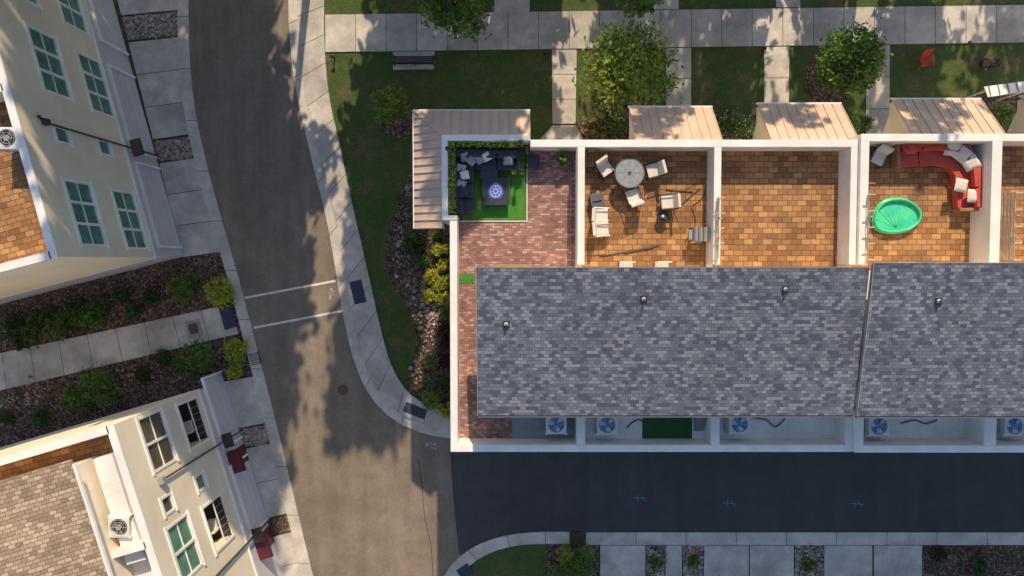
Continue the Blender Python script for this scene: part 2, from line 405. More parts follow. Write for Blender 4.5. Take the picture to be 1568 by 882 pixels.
for l, r in ((((757, 20), (757, -400)), ((811, 19), (811, -400))), (((1001, 15), (999, -400)), ((1039, 15), (1037, -400))), (((1188, 12), (1186, -400)), ((1225, 12), (1223, -400))),
             (((845, 76), (846, 190)), ((883, 76), (881, 190))), (((1020, 74), (1020, 215)), ((1058, 73), (1058, 215))), (((1170, 72), (1170, 215)), ((1208, 71), (1207, 215))), (((1326, 70), (1326, 215)), ((1362, 69), (1361, 215))), (((1620, 66), (1620, 215)), ((1660, 66), (1660, 215)))):
    walk('garden_path', l, r, 1.6)
b = B(); b.prism(W2([(846, 192), (881, 192), (893, 212), (893, 250), (822, 250), (828, 212)]), 0, .05, 'concrete'); b.build('porch_step')
b = B(); b.prism(W2([(602, 79.5), (602, 107), (665, 106), (665, 78.6)]), 0, .05, 'concrete'); b.build('bench_pad')
def bed(pts, z=.01, k='mulch', name='mulch_bed'):
    b = B(); b.poly([tuple(p) for p in smooth_pl(W2(pts), 5)], z, k); b.build(name)
bed([(640, 255), (625, 268), (608, 315), (592, 365), (590, 400), (603, 440), (626, 475), (637, 515), (634, 548), (622, 588), (630, 602), (664, 622), (700, 628), (760, 600), (760, 300), (700, 240), (640, 255)])
def circ(c, r, n=20, j=.12):
    p = P(*c); pts = []
    for i in range(n):
        q = r*(1+rng.uniform(-j, j)); pts.append((p.x+q*cos(2*pi*i/n), p.y+q*sin(2*pi*i/n)))
    return pts
for c, r in (((609, 182), 1.15), ((955, 150), 1.2), ((1270, 125), 1.5), ((690, -10), .9), ((1440, 195), 1.0)):
    b = B(); b.poly(circ(c, r), .0125, 'mulch'); b.build('tree_mulch_ring')
for pts in ([(884, 180), (940, 170), (1019, 185), (1019, 250), (896, 250)], [(1059, 178), (1110, 170), (1169, 178), (1169, 250), (1059, 250)],
            [(1209, 180), (1260, 172), (1325, 185), (1325, 250), (1209, 250)], [(1363, 160), (1450, 150), (1619, 140), (1619, 250), (1363, 250)]):
    b = B(); b.poly(W2(pts), .009, 'mulch'); b.build('mulch_bed')
bx = lambda v: 285-.255*(392-v)
bx3 = lambda v: 345+.305*(v-578)
def lgx(v):
    for (a, b_) in zip(Lroad, Lroad[1:]):
        if a[1] <= v <= b_[1]: return a[0]+(b_[0]-a[0])*(v-a[1])/(b_[1]-a[1])-17.5
    return 270
b = B(); b.poly(W2([(-700, 560), (200, 380), (lgx(375), 375), (lgx(400), 400), (lgx(440), 440), (lgx(480), 480), (lgx(520), 520), (lgx(560), 560), (lgx(588), 588), (300, 640), (-700, 900)]), .008, 'mulch'); b.build('mulch_bed')
def pads(v0, v1, f, name='driveway'):
    vs = [v0+(v1-v0)*i/4 for i in range(5)]
    b = B(); slabs(b, W2([(f(v)-4, v+2) for v in vs]), W2([(lgx(v), v-6) for v in vs]), 2.0, 0, .055, 'concrete'); b.build(name)
def rocks_bed(v0, v1, f, k='pebble'):
    vs = [v0, (v0+v1)/2, v1]
    pts = W2([(f(v)-4, v+2) for v in vs])+W2([(lgx(v), v-6) for v in vs])[::-1]
    b = B(); b.poly(pts, .03, k); b.build('pebble_strip')
pads(-200, 22, bx); rocks_bed(24, 60, bx); pads(63, 212, bx); rocks_bed(215, 245, bx); pads(248, 392, bx)
pads(582, 654, bx3); rocks_bed(656, 682, bx3); pads(685, 792, bx3); rocks_bed(794, 818, bx3, 'mulch'); pads(820, 1050, bx3)
walk('garden_path', [(-300, 604), (0, 541), (338, 469), (352, 466)], [(-300, 662), (0, 598), (352, 514), (366, 511)], 1.75)
p = P(297, 503, .05); b = B(); b.obox((p.x, p.y), .8, 1.0, .05, .1, radians(14), 'grey'); b.obox((p.x, p.y), .5, .6, .1, .13, radians(14), 'iron'); b.build('utility_vault_lid')
b = B(); b.poly(W2([(1412, 834), (1412, 1100), (3000, 1100), (3000, 834)]), .01, 'mulch'); b.build('mulch_bed')
for u0, u1 in ((919, 988), (1019, 1044), (1078, 1146), (1148, 1215), (1262, 1335), (1338, 1411)):
    walk('driveway', [(u0, 834.5), (u0, 1100)], [(u1, 834.5), (u1, 1100)], 2.4)
b = B()
for u0, u1 in ((990, 1018), (1046, 1077), (1217, 1261)): b.poly(W2([(u0, 834), (u0, 1100), (u1, 1100), (u1, 834)]), .02, 'pebble')
b.build('pebble_strip')
b = B(); b.poly(W2([(836, 833), (917, 834), (917, 1100), (830, 1100)]), .01, 'mulch'); b.build('mulch_bed')
# ---------------------------------------------------------------- rocks
b = B()
path = smooth_pl(W2([(628, 290), (616, 340), (612, 385), (622, 425), (645, 458), (658, 490), (650, 530), (640, 575)]))
for i in range(240):
    p = path[rng.randrange(len(path))]; x = p.x+rng.gauss(0, .22); y = p.y+rng.gauss(0, .3); r = rng.uniform(.03, .09) if rng.random() < .85 else rng.uniform(.1, .16)
    b.blob((x, y, r*.4), r, r*rng.uniform(.6, 1), r*.7, 'rock', rng.uniform(0, 3), .2, 7, 4)
c_ = P(660, 485)
for i in range(80):
    r = rng.uniform(.04, .13); b.blob((c_.x+rng.gauss(0, .5), c_.y+rng.gauss(0, .8), r*.4), r, r*.8, r*.7, 'rock', rng.uniform(0, 3), .2, 7, 4)
b.build('river_rocks')
b = B()
for i in range(90):
    u = rng.uniform(0, 60) if i < 50 else rng.uniform(160, 330); v = rng.uniform(600, 625) if i < 50 else rng.uniform(560, 590)
    p = P(u, v); r = rng.uniform(.04, .1); b.blob((p.x, p.y, r*.4), r, r*.8, r*.6, 'rock', 0, .2, 6, 4)
for k in ((24, 60, bx), (215, 245, bx), (656, 682, bx3)):
    for i in range(140):
        v = rng.uniform(k[0], k[1]); u = rng.uniform(k[2](v), lgx(v)-3); p = P(u, v); r = rng.uniform(.04, .09); b.blob((p.x, p.y, .04), r, r*.8, r*.6, 'rock', 0, .2, 6, 4)
b.build('garden_rocks')
# ---------------------------------------------------------------- vegetation
def crown(b, c, R, rz, nclump, per, size, k, k2=None, fill=.35):
    lump = [(Vector((rng.gauss(0, 1), rng.gauss(0, 1), rng.gauss(0, .7))).normalized(), rng.uniform(-.28, .22)) for _ in range(7)]
    for i in range(nclump):
        d = Vector((rng.gauss(0, 1), rng.gauss(0, 1), rng.gauss(0, .8)+.25)).normalized()
        q = 1+sum(w*max(0, d.dot(l))**3 for l, w in lump)
        rad = (fill+(1-fill)*rng.random()**.6)*q*.92
        cc = Vector((c[0]+d.x*R*rad, c[1]+d.y*R*rad, c[2]+d.z*rz*rad)); cr = R*rng.uniform(.10, .22)
        kk = k2 if (k2 and rng.random() < .35) else k
        for j in range(per):
            p = cc+Vector((rng.gauss(0, cr*.6), rng.gauss(0, cr*.6), rng.gauss(0, cr*.45))); b.leaf(p, size, kk)
def tree(name, uv, h, R, k, k2, nclump=110, per=28, size=.10, fill=.3, trunk=.09, hc=None):
    p = P(*uv, (hc or h*.65)); base = Vector((p.x, p.y, 0)); b = B()
    cz = hc or h*.65
    b.cyl(base, base+Vector((.03, .04, h*.45)), trunk, trunk*.65, 'bark', 8)
    top = base+Vector((.03, .04, h*.45)); b.cyl(top, base+Vector((0, 0, h*.85)), trunk*.65, trunk*.25, 'bark', 7)
    for i in range(9):
        a = 2*pi*i/9+rng.uniform(-.3, .3); st = base+Vector((.02, .03, h*rng.uniform(.33, .6)))
        e = Vector((base.x+cos(a)*R*.75, base.y+sin(a)*R*.75, cz+rng.uniform(-.2, .5)*h*.25)); mid = st.lerp(e, .5)+Vector((0, 0, .12*h*.3))
        b.cyl(st, mid, trunk*.4, trunk*.25, 'bark', 6); b.cyl(mid, e, trunk*.25, trunk*.08, 'bark', 5)
        for j in range(2):
            e2 = mid+Vector((rng.uniform(-.5, .5)*R, rng.uniform(-.5, .5)*R, h*.12)); b.cyl(mid, e2, trunk*.18, trunk*.05, 'bark', 5)
    crown(b, (base.x, base.y, cz), R, h*.33, nclump, per, size, k, k2, fill)
    return b.build(name)
def shrub(name, uv, r, k, k2=None, n=45, per=16, size=.05, h=None, fl=None):
    h = h or r*1.25; p = P(*uv, h*.6); b = B()
    for i in range(6):
        a = 2*pi*i/6; b.cyl((p.x, p.y, 0), (p.x+cos(a)*r*.5, p.y+sin(a)*r*.5, h*.6), .015, .007, 'bark', 5)
    crown(b, (p.x, p.y, h*.55), r, h*.5, n, per, size, k, k2, .2)
    if fl:
        for i in range(70):
            a = rng.uniform(0, 6.28); q = r*rng.random()**.5; b.leaf(Vector((p.x+cos(a)*q, p.y+sin(a)*q, h*rng.uniform(.9, 1.1))), .06, fl, 2)
    return b.build(name)
tree('ornamental_tree', (600, 161), 3.0, 1.15, 'lf_bright', 'lf_lime', 85, 26, .085)
tree('shade_tree', (692, -2), 5.0, 2.0, 'lf_bright', 'lf_mid', 120, 28, .11)
tree('shade_tree', (955, 110), 6.0, 2.9, 'lf_bright', 'lf_lime', 150, 26, .12, fill=.12)
tree('dense_maple_tree', (1295, 103), 5.2, 2.0, 'lf_mid', 'lf_bright', 260, 28, .10, fill=.1)
tree('shade_tree', (985, -8), 5, 1.2, 'lf_bright', 'lf_mid', 60, 22, .09)
shrub('garden_shrub', (912, 192), .9, 'lf_lime', 'lf_red', 60, size=.065); shrub('garden_shrub', (942, 194), .7, 'lf_mid', 'lf_bright')
shrub('white_flowering_shrub', (1122, 193), 1.0, 'lf_mid', 'lf_bright', 80, size=.06, fl='petal'); shrub('garden_shrub', (1304, 192), .75, 'lf_bright')
shrub('garden_shrub', (1535, 182), 1.0, 'lf_bright', 'lf_mid', 80, size=.065); shrub('garden_shrub', (1086, 198), .6, 'lf_mid', 'lf_bright'); shrub('garden_shrub', (1147, 196), .6, 'lf_bright'); shrub('garden_shrub', (1325, 188), .5, 'lf_mid')
for u, v, r, k, k2 in ((672, 382, .45, 'lf_yel', 'lf_lime'), (660, 424, .45, 'lf_yel', 'lf_lime'), (678, 408, .38, 'lf_yel', 'lf_mid'), (657, 456, .45, 'lf_yel', 'lf_lime'), (680, 458, .4, 'lf_yel', 'lf_lime'), (672, 437, .38, 'lf_yel', 'lf_lime'), (681, 430, .35, 'lf_yel', 'lf_mid'), (684, 380, .3, 'lf_yel', 'lf_mid'), (682, 480, .35, 'lf_lime', 'lf_mid'),
        (635, 374, .6, 'lf_dark', 'lf_mid'), (661, 551, .52, 'lf_grey', 'lf_lime'), (660, 584, .45, 'lf_grey', 'lf_mid'), (659, 613, .58, 'lf_lime', 'lf_grey'), (682, 627, .5, 'lf_yel', 'lf_bright'), (684, 553, .45, 'lf_red', None), (682, 503, .4, 'lf_red', 'lf_dark'), (684, 590, .4, 'lf_dark', 'lf_mid'), (683, 525, .35, 'lf_red', None),
        (670, 360, .35, 'lf_mid', 'lf_dark'), (650, 400, .35, 'lf_mid', None), (640, 330, .3, 'lf_dark', 'lf_grey'), (670, 605, .35, 'lf_mid', 'lf_lime'),
        (337, 448, .78, 'lf_yel', 'lf_lime'), (359, 534, .66, 'lf_lime', 'lf_yel'), (364, 553, .52, 'lf_lime', None), (358, 572, .46, 'lf_yel', 'lf_lime'),
        (276, 441, .8, 'lf_mid', 'lf_bright'), (300, 549, .95, 'lf_mid', 'lf_bright'), (290, 430, .5, 'lf_mid', None), (292, 578, .4, 'lf_grey', None), (275, 556, .45, 'lf_mid', 'lf_bright'),
        (86, 502, .75, 'lf_mid', 'lf_bright'), (110, 480, .75, 'lf_mid', 'lf_dark'), (140, 485, .7, 'lf_mid', 'lf_bright'), (50, 505, .8, 'lf_mid', 'lf_dark'), (18, 500, .65, 'lf_dark', 'lf_mid'), (32, 520, .6, 'lf_dark', 'lf_red'), (205, 478, .5, 'lf_dark', 'lf_mid'), (230, 455, .5, 'lf_dark', None), (185, 452, .5, 'lf_dark', 'lf_mid'), (155, 470, .5, 'lf_mid', 'lf_dark'), (72, 485, .5, 'lf_mid', None),
        (150, 592, 1.15, 'lf_mid', 'lf_bright'), (112, 612, .85, 'lf_mid', 'lf_bright'), (250, 548, .5, 'lf_dark', 'lf_mid'), (218, 575, .45, 'lf_dark', None), (60, 640, .5, 'lf_dark', 'lf_mid'), (10, 640, .4, 'lf_dark', 'lf_mid'),
        (866, 850, .52, 'lf_lime', 'lf_yel'), (900, 846, .48, 'lf_lime', 'lf_grey'), (884, 872, .85, 'lf_mid', 'lf_bright'), (850, 878, .5, 'lf_grey', 'lf_lime'), (1004, 862, .35, 'lf_mid', 'lf_lime'), (1062, 858, .4, 'lf_mid', 'lf_bright'), (1240, 866, .4, 'lf_mid', 'lf_lime'), (1440, 850, .5, 'lf_dark', 'lf_red'), (1500, 868, .5, 'lf_dark', 'lf_mid')):
    r *= 1.12
    shrub('garden_shrub', (u, v), r, k, k2, int(45+r*60), 16, .055 if r < .6 else .07)
b = B()
for i in range(220):
    reg = rng.choice(((600, 640, 300, 420), (640, 688, 350, 620), (640, 688, 350, 620), (0, 330, 430, 470), (20, 330, 520, 600), (900, 1010, 190, 210), (1420, 1560, 838, 880), (1370, 1560, 165, 195), (990, 1018, 836, 880), (1217, 1261, 836, 880)))
    p = P(rng.uniform(reg[0], reg[1]), rng.uniform(reg[2], reg[3]))
    kk = rng.choice(('lf_dark', 'lf_grey', 'lf_mid', 'lf_red'))
    for j in range(16): b.leaf(Vector((p.x+rng.gauss(0, .09), p.y+rng.gauss(0, .09), rng.uniform(.02, .18))), .05, kk)
b.build('groundcover_plants')
def pine_mesh(hh, r, n=75, per=11, sz=.42, taper=.62, z0=.36):
    b = B(); b.cyl((0, 0, 0), (0, 0, hh*.97), .28, .05, 'bark', 8)
    for i in range(n):
        t = i/n; z = hh*(z0+(.99-z0)*t); rr = r*(1-taper*t)*rng.uniform(.55, 1.1); a = rng.uniform(0, 6.28)
        e = Vector((cos(a)*rr, sin(a)*rr, z+rng.uniform(-.2, .9))); b.cyl((0, 0, z), e, .06, .015, 'bark', 4, False)
        for q in range(3):
            c = Vector((0, 0, z)).lerp(e, .4+.3*q)
            for j in range(per): b.leaf(c+Vector((rng.gauss(0, .45), rng.gauss(0, .45), rng.gauss(0, .25))), sz, 'lf_pine')
    o = b.build('pine_tree'); return o.data, o
d1, o1 = pine_mesh(24, 3.3, 90, 12, .48); d2, o2 = pine_mesh(20, 2.6, 36, 9, .36); d3, o3 = pine_mesh(12, 2.6, 40, 10); d4, o4 = pine_mesh(29, 2.3, 110, 12, .5, .35, .30)
def place(d, x, y, s=1, o=None):
    if o is None: o = bpy.data.objects.new('pine_tree', d); SC.collection.objects.link(o)
    o.location = (x, y, 0); o.scale = (s, s, s); o.rotation_euler = (0, 0, rng.uniform(0, 6))
place(d1, -16.0, 25, 1.1, o1); place(d2, 8.5, 23, 1.15, o2); place(d3, -2.0, 21, 1, o3); place(d4, -13.2, 21.5, 1.0, o4)
for d, x, y, s in ((d4, -15.3, 22.5, 1.0), (d4, -14.2, 30, 1.05), (d4, -11.3, 19.5, .97), (d1, -17.5, 33, 1.2), (d2, -20.5, 26, .9),
                   (d4, -6.0, 20.5, .78), (d4, -4.0, 23.5, .85), (d2, -3.0, 30, 1.1), (d1, .8, 24, 1.08), (d3, 2.2, 22, .95), (d3, -5, 25, 1.0),
                   (d2, 14, 24, 1.15), (d2, 20.5, 22, 1.15), (d2, 12, 33, 1.3), (d2, 25, 25, 1.2), (d3, 8, 26, .9), (d3, 14, 21, .8), (d3, 19, 22, .8), (d3, 24, 21, .85),
                   (d2, -34, 26, 1.0), (d1, 6, 52, 1.0), (d2, 32, 46, 1.0), (d1, -42, 38, 1.0), (d2, 31, 28, 1.2)):
    place(d, x, y, s)
# ---------------------------------------------------------------- window / AC helpers
def add_window(b, fr, s, z, w, h, panes, kg='glass_g', d=0.0, rows=2):
    t = .07
    b.fb(fr, s-w/2+.001, s+w/2-.001, d-.07, d-.055, z-h/2+.001, z+h/2-.001, kg)
    for q in range(panes+1):
        x = s-w/2+w*q/panes
        b.fb(fr, x-t/2-.02, x+t/2+.02, d-.054, d+.035, z-h/2-.03, z+h/2+.03, 'white')
    for q in range(rows+1):
        y = z-h/2+h*q/rows; tt = .09 if q in (0, rows) else .05
        b.fb(fr, s-w/2-.08, s+w/2+.08, d-.052, d+.030 if q in (0, rows) else d-.01, y-tt/2, y+tt/2, 'white')
    b.fb(fr, s-w/2-.14, s+w/2+.14, d+.002, d+.085, z-h/2-.15, z-h/2-.05, 'white')
    b.fb(fr, s-w/2-.12, s+w/2+.12, d+.002, d+.055, z+h/2+.05, z+h/2+.16, 'white')
def bool_cut(obj, cutb):
    c = cutb.build('cutter', recalc=True); md = obj.modifiers.new('cut', 'BOOLEAN'); md.object = c; md.operation = 'DIFFERENCE'; md.solver = 'EXACT'
    dg = bpy.context.evaluated_depsgraph_get(); me = bpy.data.meshes.new_from_object(obj.evaluated_get(dg)); obj.modifiers.clear(); obj.data = me
    bpy.data.objects.remove(c)
def face_uv(fr, u, v):
    p = P(u, v, 0); cam = Vector((0, 0, H)); d = p-cam; t = (fr.C-cam).dot(fr.n)/d.dot(fr.n); q = cam+d*t
    return (q-fr.C).dot(fr.a), q.z
def ac_unit(name, uv, z, size=.86, fan='acblue', parent=None):
    p = P(*uv, z+.8); x, y = p.x, p.y; b = B(); s = size/2
    b.box(x-s, x+s, y-s, y+s, z, z+.05, 'grey')
    b.box(x-s+.04, x+s-.04, y-s+.04, y+s-.04, z+.05, z+.5, 'grey')
    for k in range(6): b.box(x-s, x+s, y-s, y+s, z+.09+k*.07, z+.12+k*.07, 'acwhite')
    for sx in (-1, 1):
        for sy in (-1, 1): b.box(x+sx*s-.04, x+sx*s+.04, y+sy*s-.04, y+sy*s+.04, z, z+.75, 'acwhite')
    n = 24; r = s*.84; sq = []
    for i in range(n):
        a = 2*pi*i/n; c_, s_ = cos(a), sin(a); m_ = max(abs(c_), abs(s_)); sq.append((x+c_/m_*s, y+s_/m_*s))
    for i in range(n):
        a0 = 2*pi*i/n; a1 = 2*pi*(i+1)/n; q0 = sq[i]; q1 = sq[(i+1) % n]; i0 = (x+cos(a0)*r, y+sin(a0)*r); i1 = (x+cos(a1)*r, y+sin(a1)*r)
        b.face([i0+(z+.78,), q0+(z+.76,), q1+(z+.76,), i1+(z+.78,)], 'acwhite')
        b.face([q0+(z+.5,), q1+(z+.5,), q1+(z+.76,), q0+(z+.76,)], 'acwhite'); b.face([i0+(z+.56,), i1+(z+.56,), i1+(z+.78,), i0+(z+.78,)], 'acwhite')
    b.cyl((x, y, z+.60), (x, y, z+.64), r, r, 'acblue' if fan == 'acblue' else 'black', 24)
    for i in range(3):
        a = 2*pi*i/3+.4
        for j in range(3):
            a1 = a+j*.25; a2 = a+(j+1)*.25
            b.face([(x+cos(a1)*.08, y+sin(a1)*.08, z+.68+.02*j), (x+cos(a1)*r*.9, y+sin(a1)*r*.9, z+.66+.03*j), (x+cos(a2)*r*.9, y+sin(a2)*r*.9, z+.69+.03*j), (x+cos(a2)*.08, y+sin(a2)*.08, z+.70+.02*j)], 'acwhite' if fan == 'acblue' else 'dkgrey')
    b.cyl((x, y, z+.6), (x, y, z+.79), .11, .10, 'acblue' if fan == 'acblue' else 'grey', 12)
    for q in (.3, .6, .88): b.ring((x, y, z+.79), r*q, .007, 'acwhite', 24, 4)
    for i in range(6):
        a = 2*pi*i/6; b.cyl((x+cos(a)*.09, y+sin(a)*.09, z+.79), (x+cos(a)*r, y+sin(a)*r, z+.785), .006, .006, 'acwhite', 4)
    b.build(name, parent)
# ---------------------------------------------------------------- left townhouses
def parapets(b, fr, segs, z0, z1, k='cream'):
    for s0, s1, d0, d1 in segs: b.fb(fr, s0, s1, d0, d1, z0, z1, k); b.fb(fr, s0-.03, s1+.03, d0-.03, d1+.03, z1, z1+.06, 'white')
def th(rot): return Vector((cos(rot), sin(rot), 0))
ZG = 3.5
rot1 = radians(14.5); n1 = th(rot1); a1 = Vector((-sin(rot1), cos(rot1), 0)); C1 = P(285, 395, 0); f1 = Frame(C1, a1, n1)
e1 = empty('cream_townhouse_row', (C1.x-6, C1.y+10, 0))
w = B(); w.fb(f1, 0, 34, -13, 0, ZG, 10.2, 'cream'); wall = w.build('upper_walls', e1, recalc=True)
cut = B(); win = B()
def W_(fr, cut, win, u, v, w_, h_, panes, kg='glass_g', rows=2, dz=0, ds=0):
    s, z = face_uv(fr, u, v); s += ds; z += dz
    cut.fb(fr, s-w_/2, s+w_/2, -.3, .1, z-h_/2, z+h_/2, 'cream'); add_window(win, fr, s, z, w_, h_, panes, kg, 0, rows)
    return s, z
for ds in (0, 11.5, 23):
    for (u, v) in ((76, 97), (147, 131), (131, 327), (199, 337)):
        s, z = face_uv(f1, u, v)
        if s+ds < 32: W_(f1, cut, win, u, v, 3.0, 1.85, 3, ds=ds)
    for (u, v) in ((95, 207), (160, 226)):
        s, z = face_uv(f1, u, v)
        if s+ds < 33: W_(f1, cut, win, u, v, .75, .9, 1, 'glass_g', 1, ds=ds)
bool_cut(wall, cut); win.build('windows', e1)
g1 = B(); g1.fb(f1, .12, 33.9, -12.9, -.12, 0, ZG-.01, 'wallgrey')
g1.fb(f1, -.03, 34.03, -13.03, .06, ZG-.08, ZG+.06, 'white')
for s0 in (.7, 6.1, 8.0+4.2, 17.6, 23.0):
    g1.fb(f1, s0-.12, s0, -.118, .0, .08, 2.6, 'white'); g1.fb(f1, s0+4.6, s0+4.72, -.118, .0, .08, 2.6, 'white'); g1.fb(f1, s0-.12, s0+4.72, -.118, .01, 2.6, 2.74, 'white')
    for k in range(4): g1.fb(f1, s0+.02, s0+4.58, -.117, -.08, .10+k*.62, .69+k*.62, 'wallgrey')
g1.build('garage_storey', e1)
dn = B(); sD, zD = face_uv(f1, 150, 213)
for s0 in (sD, sD+11.5):
    dn.fb(f1, s0-.035, s0+.035, .062, .13, .1, 9.6, 'dark'); dn.fb(f1, s0-.12, s0+.12, .06, .26, 9.6, 9.9, 'dark')
    dn.fb(f1, s0-.45, s0+.45, .065, .6, 2.75, 2.86, 'dark'); dn.fb(f1, s0-.38, s0+.38, .065, .55, 2.861, 2.92, 'iron')
dn.build('downspouts', e1)
r1 = B(); r1.fb(f1, .25, 33.7, -12.8, -.25, 10.201, 10.23, 'tile2')
parapets(r1, f1, [(0.003, 34, -.28, .003), (.003, .28, -13, -.283), (7.2, 7.45, -12.9, -.283), (12.2, 12.45, -12.9, -.283), (18.2, 18.45, -12.9, -.283)], 10.2, 11.3)
r1.fb(f1, 7.45, 12.2, -12.9, -3.0, 10.23, 10.5, 'membrane'); r1.fb(f1, 5.6, 7.19, -12.9, -2.6, 10.24, 10.6, 'membrane')
r1.build('roof_terrace', e1)
ac_unit('ac_condenser', (9, 211), 10.6, .9, 'x', e1)
lp = B()
for (u, v) in ((60, 180),):
    s, z = face_uv(f1, u, v); lp.fb(f1, s-.06, s+.06, .002, .14, z-.14, z+.14, 'dark'); lp.fb(f1, s-.04, s+.04, .14, .2, z-.1, z+.05, 'white')
lp.build('wall_lantern', e1)
rot3 = radians(16.5); n3 = th(rot3); a3 = Vector((sin(rot3), -cos(rot3), 0)); C3 = P(345, 580, 0); f3 = Frame(C3, a3, n3)
e3 = empty('tan_roof_townhouse_row', (C3.x-6, C3.y-8, 0))
w = B(); w.fb(f3, 0, 30, -15, 0, ZG, 10.2, 'cream'); wall = w.build('upper_walls', e3, recalc=True)
cut = B(); win = B()
for ds in (0, 5.6*2):
    W_(f3, cut, win, 241, 674, 2.5, 2.0, 2, 'glass_d', 2, ds=ds)
    W_(f3, cut, win, 283, 838, 2.5, 1.9, 2, 'glass_g', 2, ds=ds)
    W_(f3, cut, win, 307, 738, .75, .85, 1, 'glass_g', 1, ds=ds); W_(f3, cut, win, 257, 772, .75, .85, 1, 'glass_d', 1, ds=ds)
    for (u, v) in ((296, 647), (334, 800)):
        s, z = face_uv(f3, u, v); s += ds
        cut.fb(f3, s-1.1, s+1.1, -1.5, .1, z-1.05, z+1.0, 'cream')
        win.fb(f3, s-1.09, s+1.09, -1.499, -1.44, z-1.0, z+.99, 'glass_d'); win.fb(f3, s-1.09, s+1.09, -1.43, -.06, z-1.048, z-1.03, 'dark')
        win.fb(f3, s-1.1, s+1.1, -.05, .0, z-.15, z-.09, 'white')
        for k in range(7): win.fb(f3, s-1.08+k*.355, s-1.06+k*.355, -.035, -.015, z-1.028, z-.15, 'grey')
        win.fb(f3, s-1.22, s-1.105, .003, .06, z-1.1, z+1.1, 'white'); win.fb(f3, s+1.105, s+1.22, .003, .06, z-1.1, z+1.1, 'white'); win.fb(f3, s-1.3, s+1.3, .003, .08, z+1.1, z+1.22, 'white')
        win.fb(f3, s-.1, s+.5, -.9, -.4, z-.65, z-.55, 'offwhite'); win.fb(f3, s+.45, s+.53, -.9, -.4, z-.55, z-.1, 'offwhite')
        for q1 in (-.08, .44):
            for q2 in (-.88, -.46): win.fb(f3, s+q1, s+q1+.04, q2, q2+.04, z-1.025, z-.65, 'offwhite')
bool_cut(wall, cut); win.build('windows', e3)
g3 = B(); g3.fb(f3, .12, 29.9, -14.9, -.12, 0, ZG-.01, 'wallgrey'); g3.fb(f3, -.03, 30.03, -15.03, .06, ZG-.08, ZG+.06, 'white')
for (u, v) in ((357, 707), (393, 845)):
    s, z = face_uv(f3, u, v)
    g3.fb(f3, s-.6, s+.6, -.12, .55, 2.3, 2.42, 'maroon'); g3.fb(f3, s-.65, s+.65, -.115, .6, 2.2, 2.29, 'dark'); g3.fb(f3, s-.5, s+.5, -.118, -.06, .08, 2.1, 'maroon')
    s0 = s-4.9
    g3.fb(f3, s0-.12, s0, -.118, 0, .08, 2.5, 'white'); g3.fb(f3, s0+3.9, s0+4.02, -.118, 0, .08, 2.5, 'white'); g3.fb(f3, s0-.12, s0+4.02, -.118, .01, 2.5, 2.64, 'white')
    for k in range(4): g3.fb(f3, s0+.02, s0+3.88, -.117, -.08, .1+k*.6, .67+k*.6, 'wallgrey')
g3.build('garage_storey', e3)
dn = B()
for (u, v) in ((290, 708), (350, 860)):
    s0, z = face_uv(f3, u, v)
    dn.fb(f3, s0-.035, s0+.035, .065, .14, .1, 9.3, 'dark'); dn.fb(f3, s0-.14, s0+.14, .06, .28, 9.3, 9.6, 'grey'); dn.fb(f3, s0-.4, s0+.4, .065, .6, 2.65, 2.75, 'dark')
dn.build('downspouts', e3)
r3 = B(); r3.fb(f3, .25, 29.7, -14.8, -.25, 10.201, 10.23, 'tile2')
parapets(r3, f3, [(0.003, 30, -.28, .003), (.003, .28, -15, -.283), (5.2, 5.45, -2.2, -.283), (11, 11.25, -2.2, -.283)], 10.2, 11.3)
hp = P(104, 706, 12.6); q = (hp-f3.C); hs = q.dot(f3.a); hd = q.dot(f3.n)
r3.fb(f3, hs+.35, 28, -14.5, hd-.35, 10.23, 12.2, 'cream')
p4 = [f3.pt(hs, hd, 12.5), f3.pt(hs, -15, 13.3), f3.pt(29, -15, 13.3), f3.pt(29, hd, 12.5)]
r3.hexa([p-Vector((0, 0, .16)) for p in p4]+p4, 'shingle2')
r3.fb(f3, hs+.2, 28, hd+.005, hd+.12, 12.32, 12.46, 'white')
r3.fb(f3, hs+.4, hs+5.2, hd-.1, hd+.75, 10.24, 11.0, 'membrane'); r3.fb(f3, 5.45, 10.9, -2.5, -.29, 10.235, 10.42, 'membrane')
r3.build('roof_terrace', e3)
ac_unit('ac_condenser', (181, 808), 10.42, .9, 'x', e3)
# ---------------------------------------------------------------- main townhouse row
PZ = 11.3; FZ = 10.2
xs = lambda u, z=PZ: P(u, 400, z).x
yv = lambda v, z=PZ: P(784, v, z).y
XW = xs(689); XA = [xs(884), xs(1092), xs(1300)]; XE = xs(1311); YS = yv(692); YN = yv(214); YT = yv(205)
eA = empty('grey_roof_townhouse_row', (6, 0, 0))
w = B(); w.box(XW, XE, YS, YN, 0, FZ, 'cream'); w.box(xs(676), xs(812), yv(338), YT, 0, FZ-.004, 'cream')
wall = w.build('walls', eA)
p = B()
def par(b, x0, x1, y0, y1, z1=PZ, z0=FZ, k='white'): b.box(x0, x1, y0, y1, z0, z1, k)
t = .3
par(p, XW-.003, XE, YS-.003, YS+t); par(p, XW-.003, XW+t, YS+t+.002, yv(338))
par(p, xs(812), XE, YN-t, YN+.003)
for x in XA[:2]: par(p, x, x+t, yv(405), YN-t-.002, PZ-.003); par(p, x, x+t*1.2, YS+t+.002, yv(630), PZ-.003)
par(p, XE-t, XE-.002, yv(405), YN-t-.002, PZ-.003); par(p, XE-t, XE-.002, YS+t+.002, yv(630), PZ-.003)
tx0, tx1, ty0, ty1 = xs(677), xs(812), yv(337), yv(206)
par(p, tx0, tx1, ty1-.25, ty1); par(p, tx0, tx0+.25, ty0, ty1-.252); par(p, tx1-.22, tx1, YN-.0, ty1-.252); par(p, tx0+.252, XW+t, ty0, ty0+.2, PZ-.01)
p.build('parapets', eA, bevel=.015)
fl = B(); z = FZ
